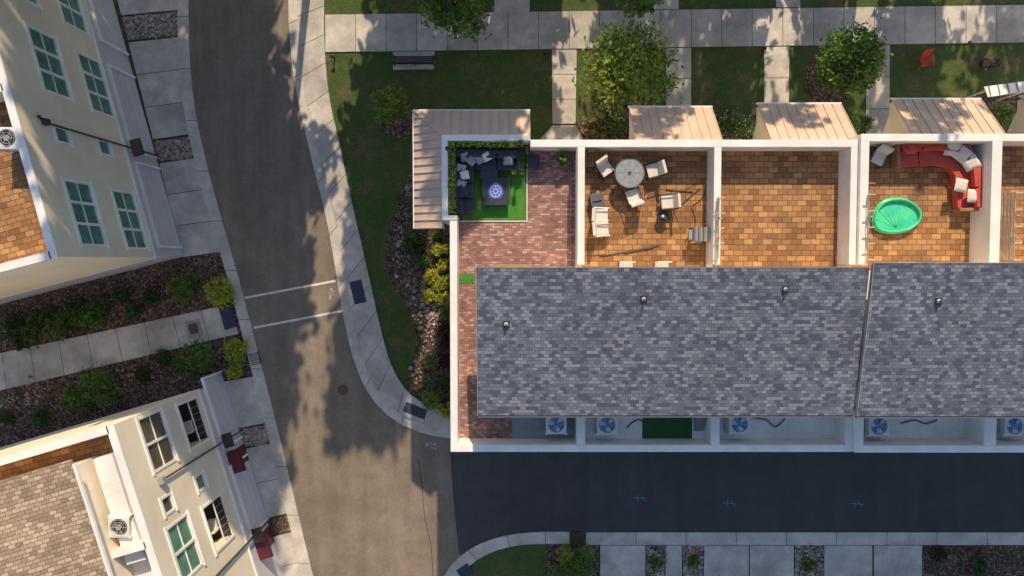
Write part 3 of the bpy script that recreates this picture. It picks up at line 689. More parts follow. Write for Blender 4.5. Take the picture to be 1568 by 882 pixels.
x1a, x1b = XW+t, XA[0]
tl, tr, tb, tt = xs(697, 10.2), xs(806, 10.2), yv(338, 10.2), yv(226, 10.2)
fl.box(x1a-.001, x1b, YS+t, YN-.0, z+.001, z+.025, 'paver')
fl.box(tx0+.25, tr, tb, ty1-.25, z+.027, z+.05, 'turf')
for q in ((tx0+.25, tr+.05, tb-.05, tb), (tr, tr+.05, tb, ty1-.3)): fl.box(*q, z+.026, z+.06, 'offwhite')
fl.box(xs(703, 10.2), xs(727, 10.2), yv(434, 10.2), yv(420, 10.2), z+.027, z+.04, 'turf')
for i, x0 in enumerate(XA[:2]):
    xx = XA[1] if i == 0 else XE-t
    fl.box(x0+t+.001, xx, YS+t+.001, YN-t-.001, z+.001, z+.022+.001*i, 'tile')
fl.build('terrace_floor', eA)
fl = B(); yd = yv(628, 10.2)
fl.box(xs(784, 10.2), XA[0], YS+t+.002, yd, z+.03, z+.06, 'grey')
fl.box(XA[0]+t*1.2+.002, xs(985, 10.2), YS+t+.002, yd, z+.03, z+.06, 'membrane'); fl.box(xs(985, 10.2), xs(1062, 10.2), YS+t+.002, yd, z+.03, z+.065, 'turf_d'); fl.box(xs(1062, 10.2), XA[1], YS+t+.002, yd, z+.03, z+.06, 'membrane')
fl.box(XA[1]+t*1.2+.002, XE-t-.002, YS+t+.002, yd, z+.03, z+.06, 'membrane')
for k in range(5): fl.box(xs(1064, 10.2), xs(1086, 10.2), yd-.9+k*.22, yd-.72+k*.22, z+.06, z+.12+.15*k, 'grey')
fl.build('service_deck_floor', eA)
for (u, v), pts in (((960, 650), [(0, -.15), (.25, .1), (.6, .2), (.9, -.2)]), ((1170, 650), [(-.5, .3), (.1, .2), (.5, -.1), (.9, .25)]), ((1400, 652), [(-.6, .1), (0, .25), (.5, .1), (1.0, .25)])):
    q = P(u, v, 10.3); b = B(); pl = smooth_pl([Vector((q.x+a_, q.y+c_)) for a_, c_ in pts])
    for a_, c_ in zip(pl, pl[1:]): b.cyl((a_.x, a_.y, 10.3), (c_.x, c_.y, 10.3), .03, .03, 'dkgrey', 6)
    b.build('refrigerant_line')
def hut(par_, x0, x1, vtop, vbot, zn, zs):
    h = B(); yn = yv(vtop, zn); ysz = yv(vbot, zs)
    h.box(x0+.35, x1-.02, ysz+.35, yn-.35, FZ+.02, zs-.2, 'cream'); h.build('penthouse_walls', par_)
    r = B(); r.hexa([(x0, ysz, zs-.18), (x1, ysz, zs-.18), (x1, yn, zn-.18), (x0, yn, zn-.18), (x0, ysz, zs), (x1, ysz, zs), (x1, yn, zn), (x0, yn, zn)], 'shingle')
    nrm = (zn-zs)/(yn-ysz)
    r.box(x0-.01, x1, ysz-.10, ysz-.004, zs-.16, zs-.03, 'dkgrey'); r.box(x0-.005, x1, yn+.003, yn+.03, zn-.17, zn+.012, 'grey')
    r.hexa([(x0-.03, ysz, zs-.18), (x0-.004, ysz, zs-.18), (x0-.004, yn, zn-.18), (x0-.03, yn, zn-.18), (x0-.03, ysz, zs+.014), (x0-.004, ysz, zs+.014), (x0-.004, yn, zn+.014), (x0-.03, yn, zn+.014)], 'grey')
    r.build('shingle_roof', par_)
    return lambda y: zs+(y-ysz)*nrm
xr0 = P(731, 520, 13.4).x; xr1 = P(1319, 520, 13.4).x
zf = hut(eA, xr0, xr1, 410, 636, 13.9, 12.9)
eB = empty('grey_roof_townhouse_row', (22, 0, 0)); XE2 = 44.0; PZ2 = 11.5; YN2 = yv(205, PZ2); YS2 = yv(693, PZ2)
w = B(); w.box(XE+.004, XE2, YS2, YN2, 0, FZ, 'cream'); w.build('walls', eB)
p = B(); XB = [xs(1515, PZ2), xs(1733, PZ2), xs(1950, PZ2)]
par(p, XE+.004, XE2, YS2-.003, YS2+t, PZ2); par(p, XE+.004, XE2, YN2-t, YN2+.003, PZ2)
par(p, XE+.004, XE+.36, yv(405), YN2-t-.002, PZ2-.003); par(p, XE+.004, XE+.36, YS2+t+.002, yv(630), PZ2-.003)
for x in XB: par(p, x, x+.42, yv(405), YN2-t-.002, PZ2-.003); par(p, x, x+.5, YS2+t+.002, yv(630), PZ2-.003)
p.build('parapets', eB, bevel=.015)
fl = B(); fl.box(XE+.36, XE2, YS2+t, YN2-t, FZ+.001, FZ+.025, 'tile'); fl.build('terrace_floor', eB)
fl = B(); fl.box(XE+.362, XE2, YS2+t+.002, yd, FZ+.03, FZ+.06, 'membrane'); fl.build('service_deck_floor', eB)
zf2 = hut(eB, xr1+.06, XE2, 403, 637, 14.15, 13.1)
fN = Frame((0, YN), Vector((1, 0, 0)), Vector((0, 1, 0))); fS = Frame((0, YS), Vector((1, 0, 0)), Vector((0, -1, 0)))
o = B()
for x in (4.2, 7.2, 10.2, 13.0):
    for zz in (4.6, 7.6):
        o.fb(fS, x-.8, x+.8, .004, .03, zz-.7, zz+.7, 'glass_g'); o.fb(fS, x-.88, x+.88, .004, .06, zz+.7, zz+.8, 'white'); o.fb(fS, x-.88, x+.88, .004, .06, zz-.8, zz-.7, 'white'); o.fb(fS, x-.03, x+.03, .03, .05, zz-.7, zz+.7, 'white')
for x in (.1, 5.8, 11.4):
    o.fb(fS, x-2.2, x+2.2, .004, .05, .08, 2.4, 'white')
    for k in range(4): o.fb(fS, x-2.15, x+2.15, .05, .065, .13+k*.57, .62+k*.57, 'wallgrey')
for x in (4, 10):
    o.fb(fN, x-.5, x+.5, .004, .06, .1, 2.2, 'maroon'); o.fb(fN, x-.6, x+.6, .004, .08, 2.2, 2.32, 'white')
o.build('doors_and_windows', eA)
def vent(u, v, f, e, hz):
    q = P(u, v, hz); zz = f(q.y); b = B(); b.box(q.x-.13, q.x+.13, q.y-.13, q.y+.13, zz-.05, zz+.04, 'black'); b.cyl((q.x, q.y, zz), (q.x, q.y, zz+.22), .05, .045, 'dkgrey', 12); b.cyl((q.x, q.y, zz+.02), (q.x, q.y, zz+.10), .09, .06, 'offwhite', 12); b.build('vent_pipe', e)
for u, v in ((775, 497), (985, 458), (1200, 443)): vent(u, v, zf, eA, 13.6)
vent(1437, 461, zf2, eB, 13.9)
# metal skirt roof on the corner tower
zo = 10.55; zi = 11.22
ox0 = P(634, 300, zo).x; oy1 = P(700, 169, zo).y; oy0 = P(650, 350, zo).y; ox1 = P(812, 190, 10.9).x
ix0, iy1 = tx0-.003, ty1+.003
m = B()
def slope(b, q, k, th_=.06): b.hexa([Vector(x)-Vector((0, 0, th_)) for x in q]+[Vector(x) for x in q], k)
slope(m, [(ox0, oy1, zo), (ix0, iy1, zi), (ox1, iy1, zi), (ox1, oy1, zo)], 'metalroof')
slope(m, [(ox0, oy0, zo), (ix0, oy0, zi), (ix0, iy1, zi), (ox0, oy1, zo)], 'metalroof')
n_ = 12
for i in range(1, n_+1):
    x = ox0+(ox1-ox0)*i/n_-.02; tt_ = min(1, (x-ox0)/(ix0-ox0)); yA = oy1; yB = oy1+(iy1-oy1)*tt_; zB = zo+(zi-zo)*tt_
    slope(m, [(x-.014, yA, zo+.06), (x-.014, yB, zB+.06), (x+.014, yB, zB+.06), (x+.014, yA, zo+.06)], 'metalroof', .06)
n_ = 15
for i in range(0, n_):
    y = oy0+.02+(oy1-oy0)*i/n_; tt_ = min(1, (oy1-y)/(oy1-iy1)); xB = ox0+(ix0-ox0)*tt_; zB = zo+(zi-zo)*tt_
    slope(m, [(ox0, y-.02, zo+.06), (xB, y-.02, zB+.06), (xB, y+.02, zB+.06), (ox0, y+.02, zo+.06)], 'metalroof', .06)
m.hexa([Vector(q)-Vector((0, 0, .01)) for q in ((ox0, oy1-.03, zo), (ox0+.03, oy1, zo), (ix0+.03, iy1, zi), (ix0, iy1-.03, zi))]+[Vector(q)+Vector((0, 0, .07)) for q in ((ox0, oy1-.03, zo), (ox0+.03, oy1, zo), (ix0+.03, iy1, zi), (ix0, iy1-.03, zi))], 'metalroof')
m.box(ox0-.05, ox0-.003, oy0, oy1, zo-.16, zo-.02, 'white'); m.box(ox0-.05, ox1, oy1+.003, oy1+.05, zo-.16, zo-.02, 'white')
m.box(ox0, ix0, oy0, oy1, zo-.3, zo-.1, 'cream'); m.box(ix0, ox1, iy1, oy1-.002, zo-.3, zo-.1, 'cream')
m.build('metal_skirt_roof', eA)
# door canopies with metal roofs
def bay(par_, uL, uR, v, yw, zo=8.7, zi=10.5):
    x0 = P(uL, v, zo).x; x1 = P(uR, v, zo).x; y1 = P(uL, v, zo).y
    b = B()
    b.hexa([(x0+.08, yw+.002, zo-.35), (x1-.08, yw+.002, zo-.35), (x1-.08, y1-.1, zo-.35), (x0+.08, y1-.1, zo-.35), (x0+.08, yw+.002, zi-.07), (x1-.08, yw+.002, zi-.07), (x1-.08, y1-.1, zo-.02), (x0+.08, y1-.1, zo-.02)], 'cream')
    slope(b, [(x0, y1, zo), (x0, yw+.004, zi), (x1, yw+.004, zi), (x1, y1, zo)], 'metalroof')
    nn = 9
    for i in range(nn+1):
        x = x0+.015+(x1-x0-.03)*i/nn; slope(b, [(x-.014, y1, zo+.055), (x-.014, yw+.004, zi+.055), (x+.014, yw+.004, zi+.055), (x+.014, y1, zo+.055)], 'metalroof', .055)
    b.box(x0-.03, x1+.03, y1+.003, y1+.07, zo-.14, zo-.01, 'white')
    for x in (x0+.2, x1-.3): b.hexa([(x, yw+.002, zo-1.6), (x+.1, yw+.002, zo-1.6), (x+.1, yw+.12, zo-1.6), (x, yw+.12, zo-1.6), (x, yw+.002, zo-.352), (x+.1, yw+.002, zo-.352), (x+.1, y1-.3, zo-.352), (x, y1-.3, zo-.352)], 'white')
    b.build('metal_canopy_roof', par_)
bay(eA, 963, 1090, 164, YN); bay(eA, 1160, 1288, 159, YN); bay(eB, 1366, 1502, 152, YN2); bay(eB, 1564, 1700, 148, YN2)
q = P(1540, 135, 2.6); b = B(); slope(b, [(q.x-1.1, q.y+.1, 2.5), (q.x-1.0, q.y-.5, 2.7), (q.x+1.6, q.y-.1, 2.7), (q.x+1.4, q.y+.45, 2.5)], 'white')
for i in range(5): slope(b, [(q.x-.9+i*.5, q.y+.15+i*.07, 2.56), (q.x-.9+i*.5, q.y-.42+i*.07, 2.75), (q.x-.85+i*.5, q.y-.42+i*.07, 2.75), (q.x-.85+i*.5, q.y+.15+i*.07, 2.56)], 'grey', .05)
for dx in (-.9, 1.3): b.box(q.x+dx, q.x+dx+.08, q.y-.1, q.y-.02, 0, 2.55, 'white')
b.build('porch_canopy')
for u, v in ((852, 650), (930, 651), (1133, 650)): ac_unit('ac_condenser', (u, v), FZ+.06, .86, 'acblue')
for u, v in ((1347, 653), (1555, 653)): ac_unit('ac_condenser', (u, v), FZ+.06, .86, 'acblue')
def screen(u, v0, v1, z=FZ+.02, h=1.6):
    x = P(u, 350, z+h*.6).x; y0 = P(u, v1, z+h*.6).y; y1 = P(u, v0, z+h*.6).y; b = B()
    n = 3
    for i in range(n+1): yy = y0+(y1-y0)*i/n; b.box(x-.03, x+.03, yy-.03, yy+.03, z, z+h, 'whitewood')
    for k in range(7): b.box(x-.05, x-.032, y0, y1, z+.15+k*.2, z+.27+k*.2, 'whitewood')
    for k in range(5): yy = y0+(y1-y0)*k/4; b.box(x-.16, x+.14, yy-.025, yy+.025, z+h, z+h+.04, 'whitewood')
    b.build('slatted_privacy_screen')
screen(1097, 305, 395); screen(1322, 300, 398); screen(1542, 297, 398)
def posts(u, v):
    q = P(u, v, FZ+.6); b = B()
    for i in range(4): b.box(q.x-.28+i*.13, q.x-.2+i*.13, q.y-.32, q.y+.32, FZ+.3, FZ+.36, 'wood')
    for i in (0, 1):
        for j in (0, 1): b.box(q.x-.28+i*.41, q.x-.22+i*.41, q.y-.32+j*.58, q.y-.26+j*.58, FZ+.02, FZ+.9 if j else FZ+.5, 'wood')
    b.box(q.x-.28, q.x+.19, q.y+.27, q.y+.32, FZ+.6, FZ+.9, 'wood'); b.build('wooden_side_chair')
posts(908, 243); posts(1330, 292)
# ---------------------------------------------------------------- furniture
def chair(name, uv, rot, ks='offwhite', kf='black', z=FZ+.025, w=.64):
    q = P(*uv, z+.5); r = radians(rot); a = Vector((cos(r), sin(r), 0)); n = Vector((-sin(r), cos(r), 0)); fr = Frame(q, a, n); b = B()
    b.fb(fr, -w/2, w/2, -w/2, w/2, z+.32, z+.36, kf); b.fb(fr, -w/2+.05, w/2-.05, -w/2+.02, w/2-.1, z+.36, z+.47, ks)
    for i in (-1, 1):
        for j in (-1, 1): b.fb(fr, i*w/2-.02, i*w/2+.02, j*w/2-.02, j*w/2+.02, z, z+.6 if j < 0 else z+.85, kf)
        b.fb(fr, i*w/2-.025, i*w/2+.025, -w/2, w/2, z+.58, z+.61, kf)
    bp = [fr.pt(-w/2+.04, w/2-.14, z+.44), fr.pt(w/2-.04, w/2-.14, z+.44), fr.pt(w/2-.04, w/2-.02, z+.44), fr.pt(-w/2+.04, w/2-.02, z+.44)]
    tp = [p_+n*.13+Vector((0, 0, .45)) for p_ in bp]; b.hexa(bp+tp, ks)
    b.build(name, bevel=.02)
for uv, r in (((927, 257), 35), ((1002, 260), -75), ((970, 301), 200), ((1024, 309), -85)): chair('patio_chair', uv, r)
chair('patio_chair', (1347, 240), -25, 'offwhite', 'black')
q = P(964, 265, FZ+.72); b = B(); b.cyl((q.x, q.y, FZ+.72), (q.x, q.y, FZ+.75), .62, .62, 'grey', 32); b.ring((q.x, q.y, FZ+.745), .62, .025, 'dkgrey', 32); b.cyl((q.x, q.y, FZ+.03), (q.x, q.y, FZ+.72), .05, .05, 'black')
for k in range(8):
    a = 2*pi*k/8; b.cyl((q.x+.1*cos(a), q.y+.1*sin(a), FZ+.75), (q.x+.58*cos(a), q.y+.58*sin(a), FZ+.75), .006, .006, 'dkgrey', 4)
for k in range(4):
    a = pi/4+pi*k/2; b.cyl((q.x, q.y, FZ+.2), (q.x+.35*cos(a), q.y+.35*sin(a), FZ+.04), .025, .02, 'black', 6)
b.ring((q.x, q.y, FZ+.76), .05, .02, 'black'); b.build('round_patio_table')
q = P(914, 308, FZ+.3); b = B(); b.obox(q, .55, .6, FZ+.03, FZ+.4, .2, 'black'); b.obox(q, .58, .63, FZ+.4, FZ+.46, .2, 'dkgrey'); b.obox(q, .4, .06, FZ+.46, FZ+.5, .2, 'black'); b.build('storage_cooler', bevel=.03)
chair('white_lounge_chair', (920, 330), 88, 'offwhite', 'white'); chair('white_lounge_chair', (921, 350), 95, 'offwhite', 'white')
q = P(1015, 331, FZ+.3); b = B(); b.cyl((q.x, q.y, FZ+.03), (q.x, q.y, FZ+.35), .17, .24, 'black', 18, False); b.cyl((q.x, q.y, FZ+.25), (q.x, q.y, FZ+.28), .2, .2, 'dkgrey', 18); b.ring((q.x, q.y, FZ+.35), .24, .03, 'black'); b.ring((q.x, q.y, FZ+.29), .13, .025, 'navy'); b.cyl((q.x, q.y, FZ+.28), (q.x, q.y, FZ+.34), .07, .05, 'offwhite', 10); b.cyl((q.x, q.y, FZ+.02), (q.x, q.y, FZ+.04), .17, .17, 'black', 18); b.build('fire_pot')
q = P(1072, 359, FZ+.6); b = B(); b.box(q.x-.33, q.x+.33, q.y-.3, q.y+.3, FZ+.5, FZ+.75, 'grey')
for k in range(7): b.box(q.x-.33+k*.1, q.x-.27+k*.1, q.y-.3, q.y+.3, FZ+.752, FZ+.78, 'grey' if k % 2 else 'dkgrey')
for i in (-1, 1):
    for j in (-1, 1): b.box(q.x+i*.3-.03, q.x+i*.3+.03, q.y+j*.27-.03, q.y+j*.27+.03, FZ+.02, FZ+.5, 'black')
b.cyl((q.x-.2, q.y-.33, FZ+.7), (q.x+.2, q.y-.33, FZ+.7), .015, .015, 'black', 6); b.box(q.x-.5, q.x-.33, q.y-.2, q.y+.2, FZ+.65, FZ+.68, 'grey'); b.build('barbecue_grill')
q = P(1066, 296, FZ+.9); b = B(); pts = []
for k in range(9):
    a = -1.2+k*.3; pts.append(Vector((q.x-.1+.45*cos(a), q.y+.45*sin(a)*1.1, FZ+.1+.22*k)))
for c, d in zip(pts, pts[1:]): b.cyl(c, d, .025, .025, 'black', 6)
b.cyl((q.x-.4, q.y-.4, FZ+.04), (q.x+.4, q.y+.3, FZ+.04), .03, .03, 'black', 6); b.cyl((q.x-1.1, q.y+.25, FZ+.06), (q.x+.1, q.y+.15, FZ+.06), .02, .02, 'black', 6); b.cyl((q.x-.9, q.y-.15, FZ+.06), (q.x-.1, q.y+.35, FZ+1.5), .015, .015, 'black', 6); b.build('hanging_chair_stand')
b = B(); c = P(918, 393, FZ+.05); d = P(1010, 376, FZ+.05); b.cyl(c, d, .02, .02, 'dark', 6); c = P(955, 388, FZ+.06); d = P(1000, 379, FZ+.06); b.cyl(c, d, .03, .03, 'dark', 6); b.build('bamboo_pole')  # pole shadows on the tiles, modelled as dark rods
for u in (962, 1018):
    q = P(u, 401, FZ+1.0); b = B()
    for k in range(5): b.obox((q.x-.2+k*.1, q.y), .03, .05, FZ+.4, FZ+1.0, 0, 'offwhite')
    b.obox(q, .6, .06, FZ+1.0, FZ+1.06, 0, 'offwhite'); b.obox((q.x, q.y-.25), .55, .5, FZ+.4, FZ+.45, 0, 'offwhite')
    for i in (-.24, .24):
        for j in (0, -.45): b.box(q.x+i-.02, q.x+i+.02, q.y+j-.02, q.y+j+.02, FZ+.02, FZ+.4, 'offwhite')
    b.build('slat_back_chair')
def sofa_seg(b, p0, p1, side, ks, z=FZ+.05, depth=.85, n=2, backh=.72):
    p0 = Vector((p0.x, p0.y, 0)); p1 = Vector((p1.x, p1.y, 0)); a = (p1-p0).normalized(); nn = Vector((-a.y, a.x, 0))*side; L = (p1-p0).length; fr = Frame(p0, a, nn)
    b.fb(fr, 0, L, 0, depth, z+.03, z+.26, ks); b.fb(fr, .0, L, 0, .2, z+.26, z+backh, ks)
    for i in range(n): b.fb(fr, L*i/n+.015, L*(i+1)/n-.015, .21, depth+.02, z+.265, z+.43, ks); b.fb(fr, L*i/n+.03, L*(i+1)/n-.03, .2, .36, z+.43, z+.74, ks)
def pillow(b, u, v, rot, k, z=FZ+.7, s=.42):
    q = P(u, v, z); r = radians(rot); n = 8; i = len(b.v); mi = b.mi(k)
    for side in (1, -1):
        for a_ in range(n+1):
            for c_ in range(n+1):
                x = (a_/n-.5); y = (c_/n-.5); hgt = .09*max(0, (1-(2*x)**4))**.5*max(0, (1-(2*y)**4))**.5
                b.v.append((q.x+s*(x*cos(r)-y*sin(r)), q.y+s*.9*(x*sin(r)+y*cos(r)), z+side*hgt+.25*s*y))
        o_ = i if side == 1 else i+(n+1)**2
        for a_ in range(n):
            for c_ in range(n):
                j = o_+a_*(n+1)+c_; f = (j, j+n+1, j+n+2, j+1); b.f.append(f if side == 1 else f[::-1]); b.m.append(mi)
e = empty('outdoor_sectional_sofa', P(720, 260, FZ)); b = B(); zz = FZ+.5
A_ = P(695, 229, zz); B_ = P(794, 231, zz); C_ = P(697, 328, zz)
sofa_seg(b, A_, B_, -1, 'navy', n=3, depth=.8); A2 = Vector((A_.x, A_.y-.82, 0)); sofa_seg(b, A2, C_, 1, 'navy', n=3, depth=.8)
b.obox((B_.x-.0, B_.y-.42), .18, .82, FZ+.06, FZ+.62, 0, 'navy'); b.build('frame_and_cushions', e, bevel=.035)
b = B()
for u, v, r, k in ((712, 240, 20, 'greyf'), (728, 238, -25, 'navy'), (745, 240, 30, 'offwhite'), (722, 246, 50, 'greyf'), (706, 258, 80, 'greyf'), (711, 268, 100, 'offwhite'), (706, 282, 70, 'greyf'), (778, 246, 0, 'greyf'), (709, 294, 10, 'navy'), (735, 244, 120, 'greyf')): pillow(b, u, v, r, k, s=.4)
b.build('pillows', e, smooth=True)
q = P(759, 293, FZ+.45); b = B(); s = .58
b.box(q.x-s, q.x+s, q.y-s, q.y+s, FZ+.36, FZ+.44, 'navy'); b.box(q.x-s+.06, q.x+s-.06, q.y-s+.06, q.y+s-.06, FZ+.05, FZ+.36, 'black')
b.cyl((q.x, q.y, FZ+.44), (q.x, q.y, FZ+.455), .34, .34, 'bluep', 28); b.ring((q.x, q.y, FZ+.455), .24, .018, 'offwhite', 24); b.ring((q.x, q.y, FZ+.455), .1, .02, 'offwhite', 12)
for k in range(8): a = 2*pi*k/8; b.cyl((q.x+.1*cos(a), q.y+.1*sin(a), FZ+.455), (q.x+.24*cos(a), q.y+.24*sin(a), FZ+.455), .012, .012, 'offwhite', 4)
b.build('outdoor_coffee_table', bevel=.02)
q = P(748, 266, FZ+.4); b = B(); b.box(q.x-.38, q.x+.38, q.y-.22, q.y+.22, FZ+.12, FZ+.36, 'dkgrey'); b.box(q.x-.36, q.x+.36, q.y-.2, q.y+.2, FZ+.36, FZ+.46, 'navy')
for i in (-1, 1):
    for j in (-1, 1): b.box(q.x+i*.3-.03, q.x+i*.3+.03, q.y+j*.15-.03, q.y+j*.15+.03, FZ+.04, FZ+.12, 'black')
b.build('footstool', bevel=.03)
q = P(816, 246, FZ+.5); b = B(); b.box(q.x-.28, q.x+.28, q.y-.28, q.y+.28, FZ+.4, FZ+.48, 'navy')
for i in (-1, 1):
    for j in (-1, 1): b.box(q.x+i*.24-.03, q.x+i*.24+.03, q.y+j*.24-.03, q.y+j*.24+.03, FZ+.03, FZ+.4, 'black')
b.build('side_table', bevel=.015)
q = P(862, 243, FZ+.5); b = B(); b.cyl((q.x, q.y, FZ+.03), (q.x, q.y, FZ+.4), .15, .22, 'black', 16); crown(b, (q.x, q.y, FZ+.62), .27, .25, 30, 20, .05, 'lf_bright', 'lf_mid'); b.build('potted_plant')
b = B()
for i in range(3600):
    r = rng.random()
    if r < .5: p_ = Vector((tx0+.25+rng.uniform(0, .3), rng.uniform(ty0+.3, ty1-.3), FZ+rng.uniform(.05, 1.15)))
    elif r < .8: p_ = Vector((rng.uniform(tx0+.4, tx1-.3), ty1-.27-rng.uniform(0, .22), FZ+rng.uniform(.05, 1.15)))
    else: p_ = Vector((tx1-.27-rng.uniform(0, .5), ty1-.27-rng.uniform(0, 1.3), FZ+rng.uniform(.03, .5)))
    b.leaf(p_, .06, 'lf_lime' if rng.random() < .5 else 'lf_bright')
b.build('hedge_screen')
for u, v in ((688, 232), (797, 222)):
    q = P(u, v, FZ+1); b = B(); b.cyl((q.x, q.y, FZ+.03), (q.x, q.y, FZ+1.6), .03, .03, 'black', 8); b.box(q.x-.07, q.x+.07, q.y-.07, q.y+.07, FZ+1.6, FZ+1.8, 'wood'); b.cyl((q.x, q.y, FZ+1.8), (q.x, q.y, FZ+1.86), .1, .02, 'black', 8); b.build('patio_lantern_post')
b = B(); x = XA[0]-.08; y0 = yv(400); y1 = yv(228)
b.cyl((x, y0, PZ+.35), (x, y1, PZ+.35), .025, .025, 'grey', 6)
for k in range(22): yy = y0+(y1-y0)*k/21; b.cyl((x, yy, FZ+.03), (x, yy, PZ+.35), .012, .012, 'grey', 5)
b.build('metal_railing')
b = B(); q = P(786, 410, FZ+.9); b.obox(q, 1.6, .3, FZ+.75, FZ+.8, 0, 'wood')
for i in (-.7, .7): b.obox((q.x+i, q.y), .06, .25, FZ+.02, FZ+.75, 0, 'wood')
b.build('console_table')
e = empty('red_sectional_sofa', P(1440, 260, FZ)); b = B(); zz = FZ+.5
pts = [P(1378, 221, zz), P(1436, 217, zz), P(1478, 224, zz), P(1497, 256, zz), P(1503, 318, zz)]
for i, (p_, q_) in enumerate(zip(pts, pts[1:])):
    sofa_seg(b, p_, q_, -1, 'red', n=2 if i in (0, 3) else 1, depth=.95, z=FZ+.03+.002*i)
b.build('red_cushions', e, bevel=.03)
b = B()
for i, (p_, q_) in enumerate(zip(pts, pts[1:])):
    p0 = Vector((p_.x, p_.y, 0)); a = (Vector((q_.x, q_.y, 0))-p0); L = a.length; a.normalize(); fr = Frame(p0, a, Vector((a.y, -a.x, 0))); b.fb(fr, -.02, L+.02, -.1, -.005, FZ+.03, FZ+.66+.003*i, 'wood')
b.obox((pts[0].x-.08, pts[0].y-.47), .14, 1.0, FZ+.03, FZ+.6, .05, 'wood'); b.obox((pts[-1].x-.47, pts[-1].y-.08), 1.0, .14, FZ+.03, FZ+.6, -.0, 'wood'); b.build('wicker_frame', e, bevel=.02)
b = B()
for u, v, r in ((1459, 228, -8), (1474, 237, -40), (1487, 250, -60), (1491, 300, 88), (1472, 284, 80), (1395, 228, 0)): pillow(b, u, v, r, 'offwhite' if u != 1395 else 'red', s=.62 if u != 1395 else .45)
b.build('cushions', e, smooth=True)
pl = smooth_pl([Vector(P(u, v, FZ+.2)[:2]) for u, v in ((1338, 338), (1343, 320), (1358, 307), (1382, 305), (1402, 314), (1410, 328), (1405, 342), (1388, 353), (1362, 356), (1343, 350), (1338, 338))], 5)[:-1]
b = B(); n = len(pl); cx = sum(p_.x for p_ in pl)/n; cy = sum(p_.y for p_ in pl)/n; mt = 8
for lev, (zz, rr, inset) in enumerate(((FZ+.12, .07, .0), (FZ+.24, .055, .03))):
    i0 = len(b.v); mi = b.mi('pool')
    for j, p_ in enumerate(pl):
        c = Vector((cx, cy)); d = (p_-c); L = d.length; d.normalize(); base = p_-d*inset
        for k in range(mt):
            a = 2*pi*k/mt; b.v.append((base.x+d.x*rr*cos(a), base.y+d.y*rr*cos(a), zz+rr*sin(a)))
    for j in range(n):
        for k in range(mt): b.f.append((i0+j*mt+k, i0+((j+1) % n)*mt+k, i0+((j+1) % n)*mt+(k+1) % mt, i0+j*mt+(k+1) % mt)); b.m.append(mi)
b.poly([(p_.x*.97+cx*.03, p_.y*.97+cy*.03) for p_ in pl], FZ+.14, 'poolin')
for k in range(7):
    q_ = pl[int(n*(k+.5)/14)]; b.cyl((cx, cy-.5, FZ+.14), (cx+(q_.x-cx)*.9, cy+(q_.y-cy)*.9, FZ+.145), .012, .012, 'pool', 6)
b.build('inflatable_wading_pool', smooth=True)
q = P(634, 96, .4); b = B(); L = 1.15
for k in range(4): b.box(q.x-L, q.x+L, q.y-.05+k*.11, q.y+.03+k*.11, .42, .45, 'black')
for k in range(3): b.box(q.x-L, q.x+L, q.y-.12, q.y-.09, .55+k*.12, .64+k*.12, 'black')
for k in range(23): b.box(q.x-L+k*.1, q.x-L+k*.1+.02, q.y-.14, q.y-.12, .45, .9, 'black')
for i in (-L, 0, L-.06):
    for j in (-.1, .33): b.box(q.x+i, q.x+i+.06, q.y+j, q.y+j+.05, .05, .42 if j > 0 else .9, 'black')
    if i: b.box(q.x+i, q.x+i+.06, q.y-.1, q.y+.38, .62, .66, 'black')
b.build('park_bench')
q = P(1417, 91, .4); b = B(); fr = Frame(q, th(radians(10)), th(radians(100)))
for k in range(5): b.fb(fr, -.27+k*.11, -.18+k*.11, -.4, .15, .36, .39, 'red'); b.hexa([fr.pt(-.27+k*.11, .15, .36), fr.pt(-.18+k*.11, .15, .36), fr.pt(-.18+k*.11, .19, .36), fr.pt(-.27+k*.11, .19, .36), fr.pt(-.27+k*.11, .4, .95), fr.pt(-.18+k*.11, .4, .95), fr.pt(-.18+k*.11, .44, .95), fr.pt(-.27+k*.11, .44, .95)], 'red')
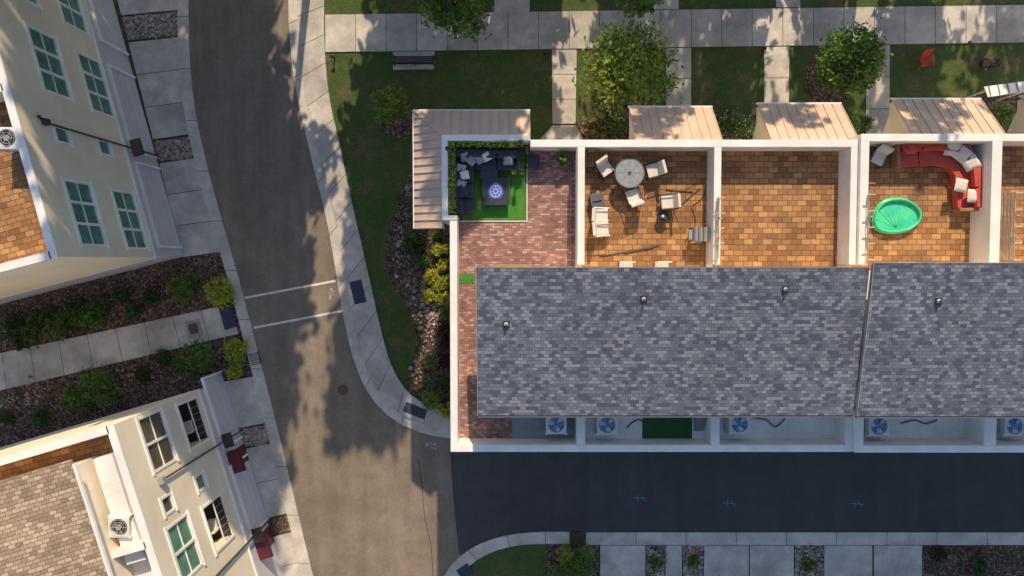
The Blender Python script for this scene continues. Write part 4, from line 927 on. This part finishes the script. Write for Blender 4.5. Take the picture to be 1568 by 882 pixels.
for i in (-.36, .28): b.fb(fr, i, i+.1, -.42, .2, .55, .58, 'red'); b.fb(fr, i+.02, i+.07, -.4, -.34, 0, .55, 'red'); b.fb(fr, i+.02, i+.07, .12, .18, 0, .55, 'red')
b.build('red_lawn_chair')
for u in (1509, 1524):
    q = P(u, 97, .3); b = B(); b.cyl((q.x, q.y, 0), (q.x, q.y, .35), .18, .26, 'tactile', 18); b.ring((q.x, q.y, .35), .26, .03, 'black'); b.cyl((q.x, q.y, .35), (q.x, q.y, .37), .2, .2, 'mulch', 14); b.build('plant_pot')
for u, v in ((1480, 64), (1168, 72), (836, 80), (511, 84)):
    q = P(u, v+4, .2); b = B(); b.cyl((q.x, q.y, 0), (q.x, q.y, .5), .04, .04, 'black', 8); b.cyl((q.x, q.y, .5), (q.x, q.y, .56), .13, .04, 'black', 12); b.cyl((q.x, q.y, .42), (q.x, q.y, .5), .07, .07, 'offwhite', 10); b.build('path_light')
# ---------------------------------------------------------------- light, sky, camera
world = bpy.data.worlds.new("World"); SC.world = world; world.use_nodes = True; nt = world.node_tree
sky = nt.nodes.new('ShaderNodeTexSky'); sky.sky_type = 'NISHITA'; sky.sun_disc = False
EL = 36
d = Vector((-.12, -1, 0)).normalized()*cos(radians(EL)); d.z = -sin(radians(EL))
sky.sun_elevation = radians(EL); sky.sun_rotation = math.atan2(-d.x, -d.y)
bg = nt.nodes['Background']; bg.inputs[1].default_value = .15; nt.links.new(sky.outputs[0], bg.inputs[0])
sl = bpy.data.lights.new('sun', 'SUN'); sl.energy = 5; sl.angle = radians(.6); sl.color = (1, .79, .53)
so = bpy.data.objects.new('sun', sl); SC.collection.objects.link(so); so.rotation_euler = d.to_track_quat('-Z', 'Y').to_euler(); so.location = (0, 60, 60)
cd = bpy.data.cameras.new('camera'); cd.lens = 23.99; cd.sensor_width = 36; cd.clip_end = 3000
co = bpy.data.objects.new('camera', cd); SC.collection.objects.link(co); co.location = (0, 0, H); co.rotation_euler = (-TH, 0, 0); SC.camera = co
SC.view_settings.view_transform = 'Standard'; SC.view_settings.look = 'None'; SC.view_settings.exposure = 0
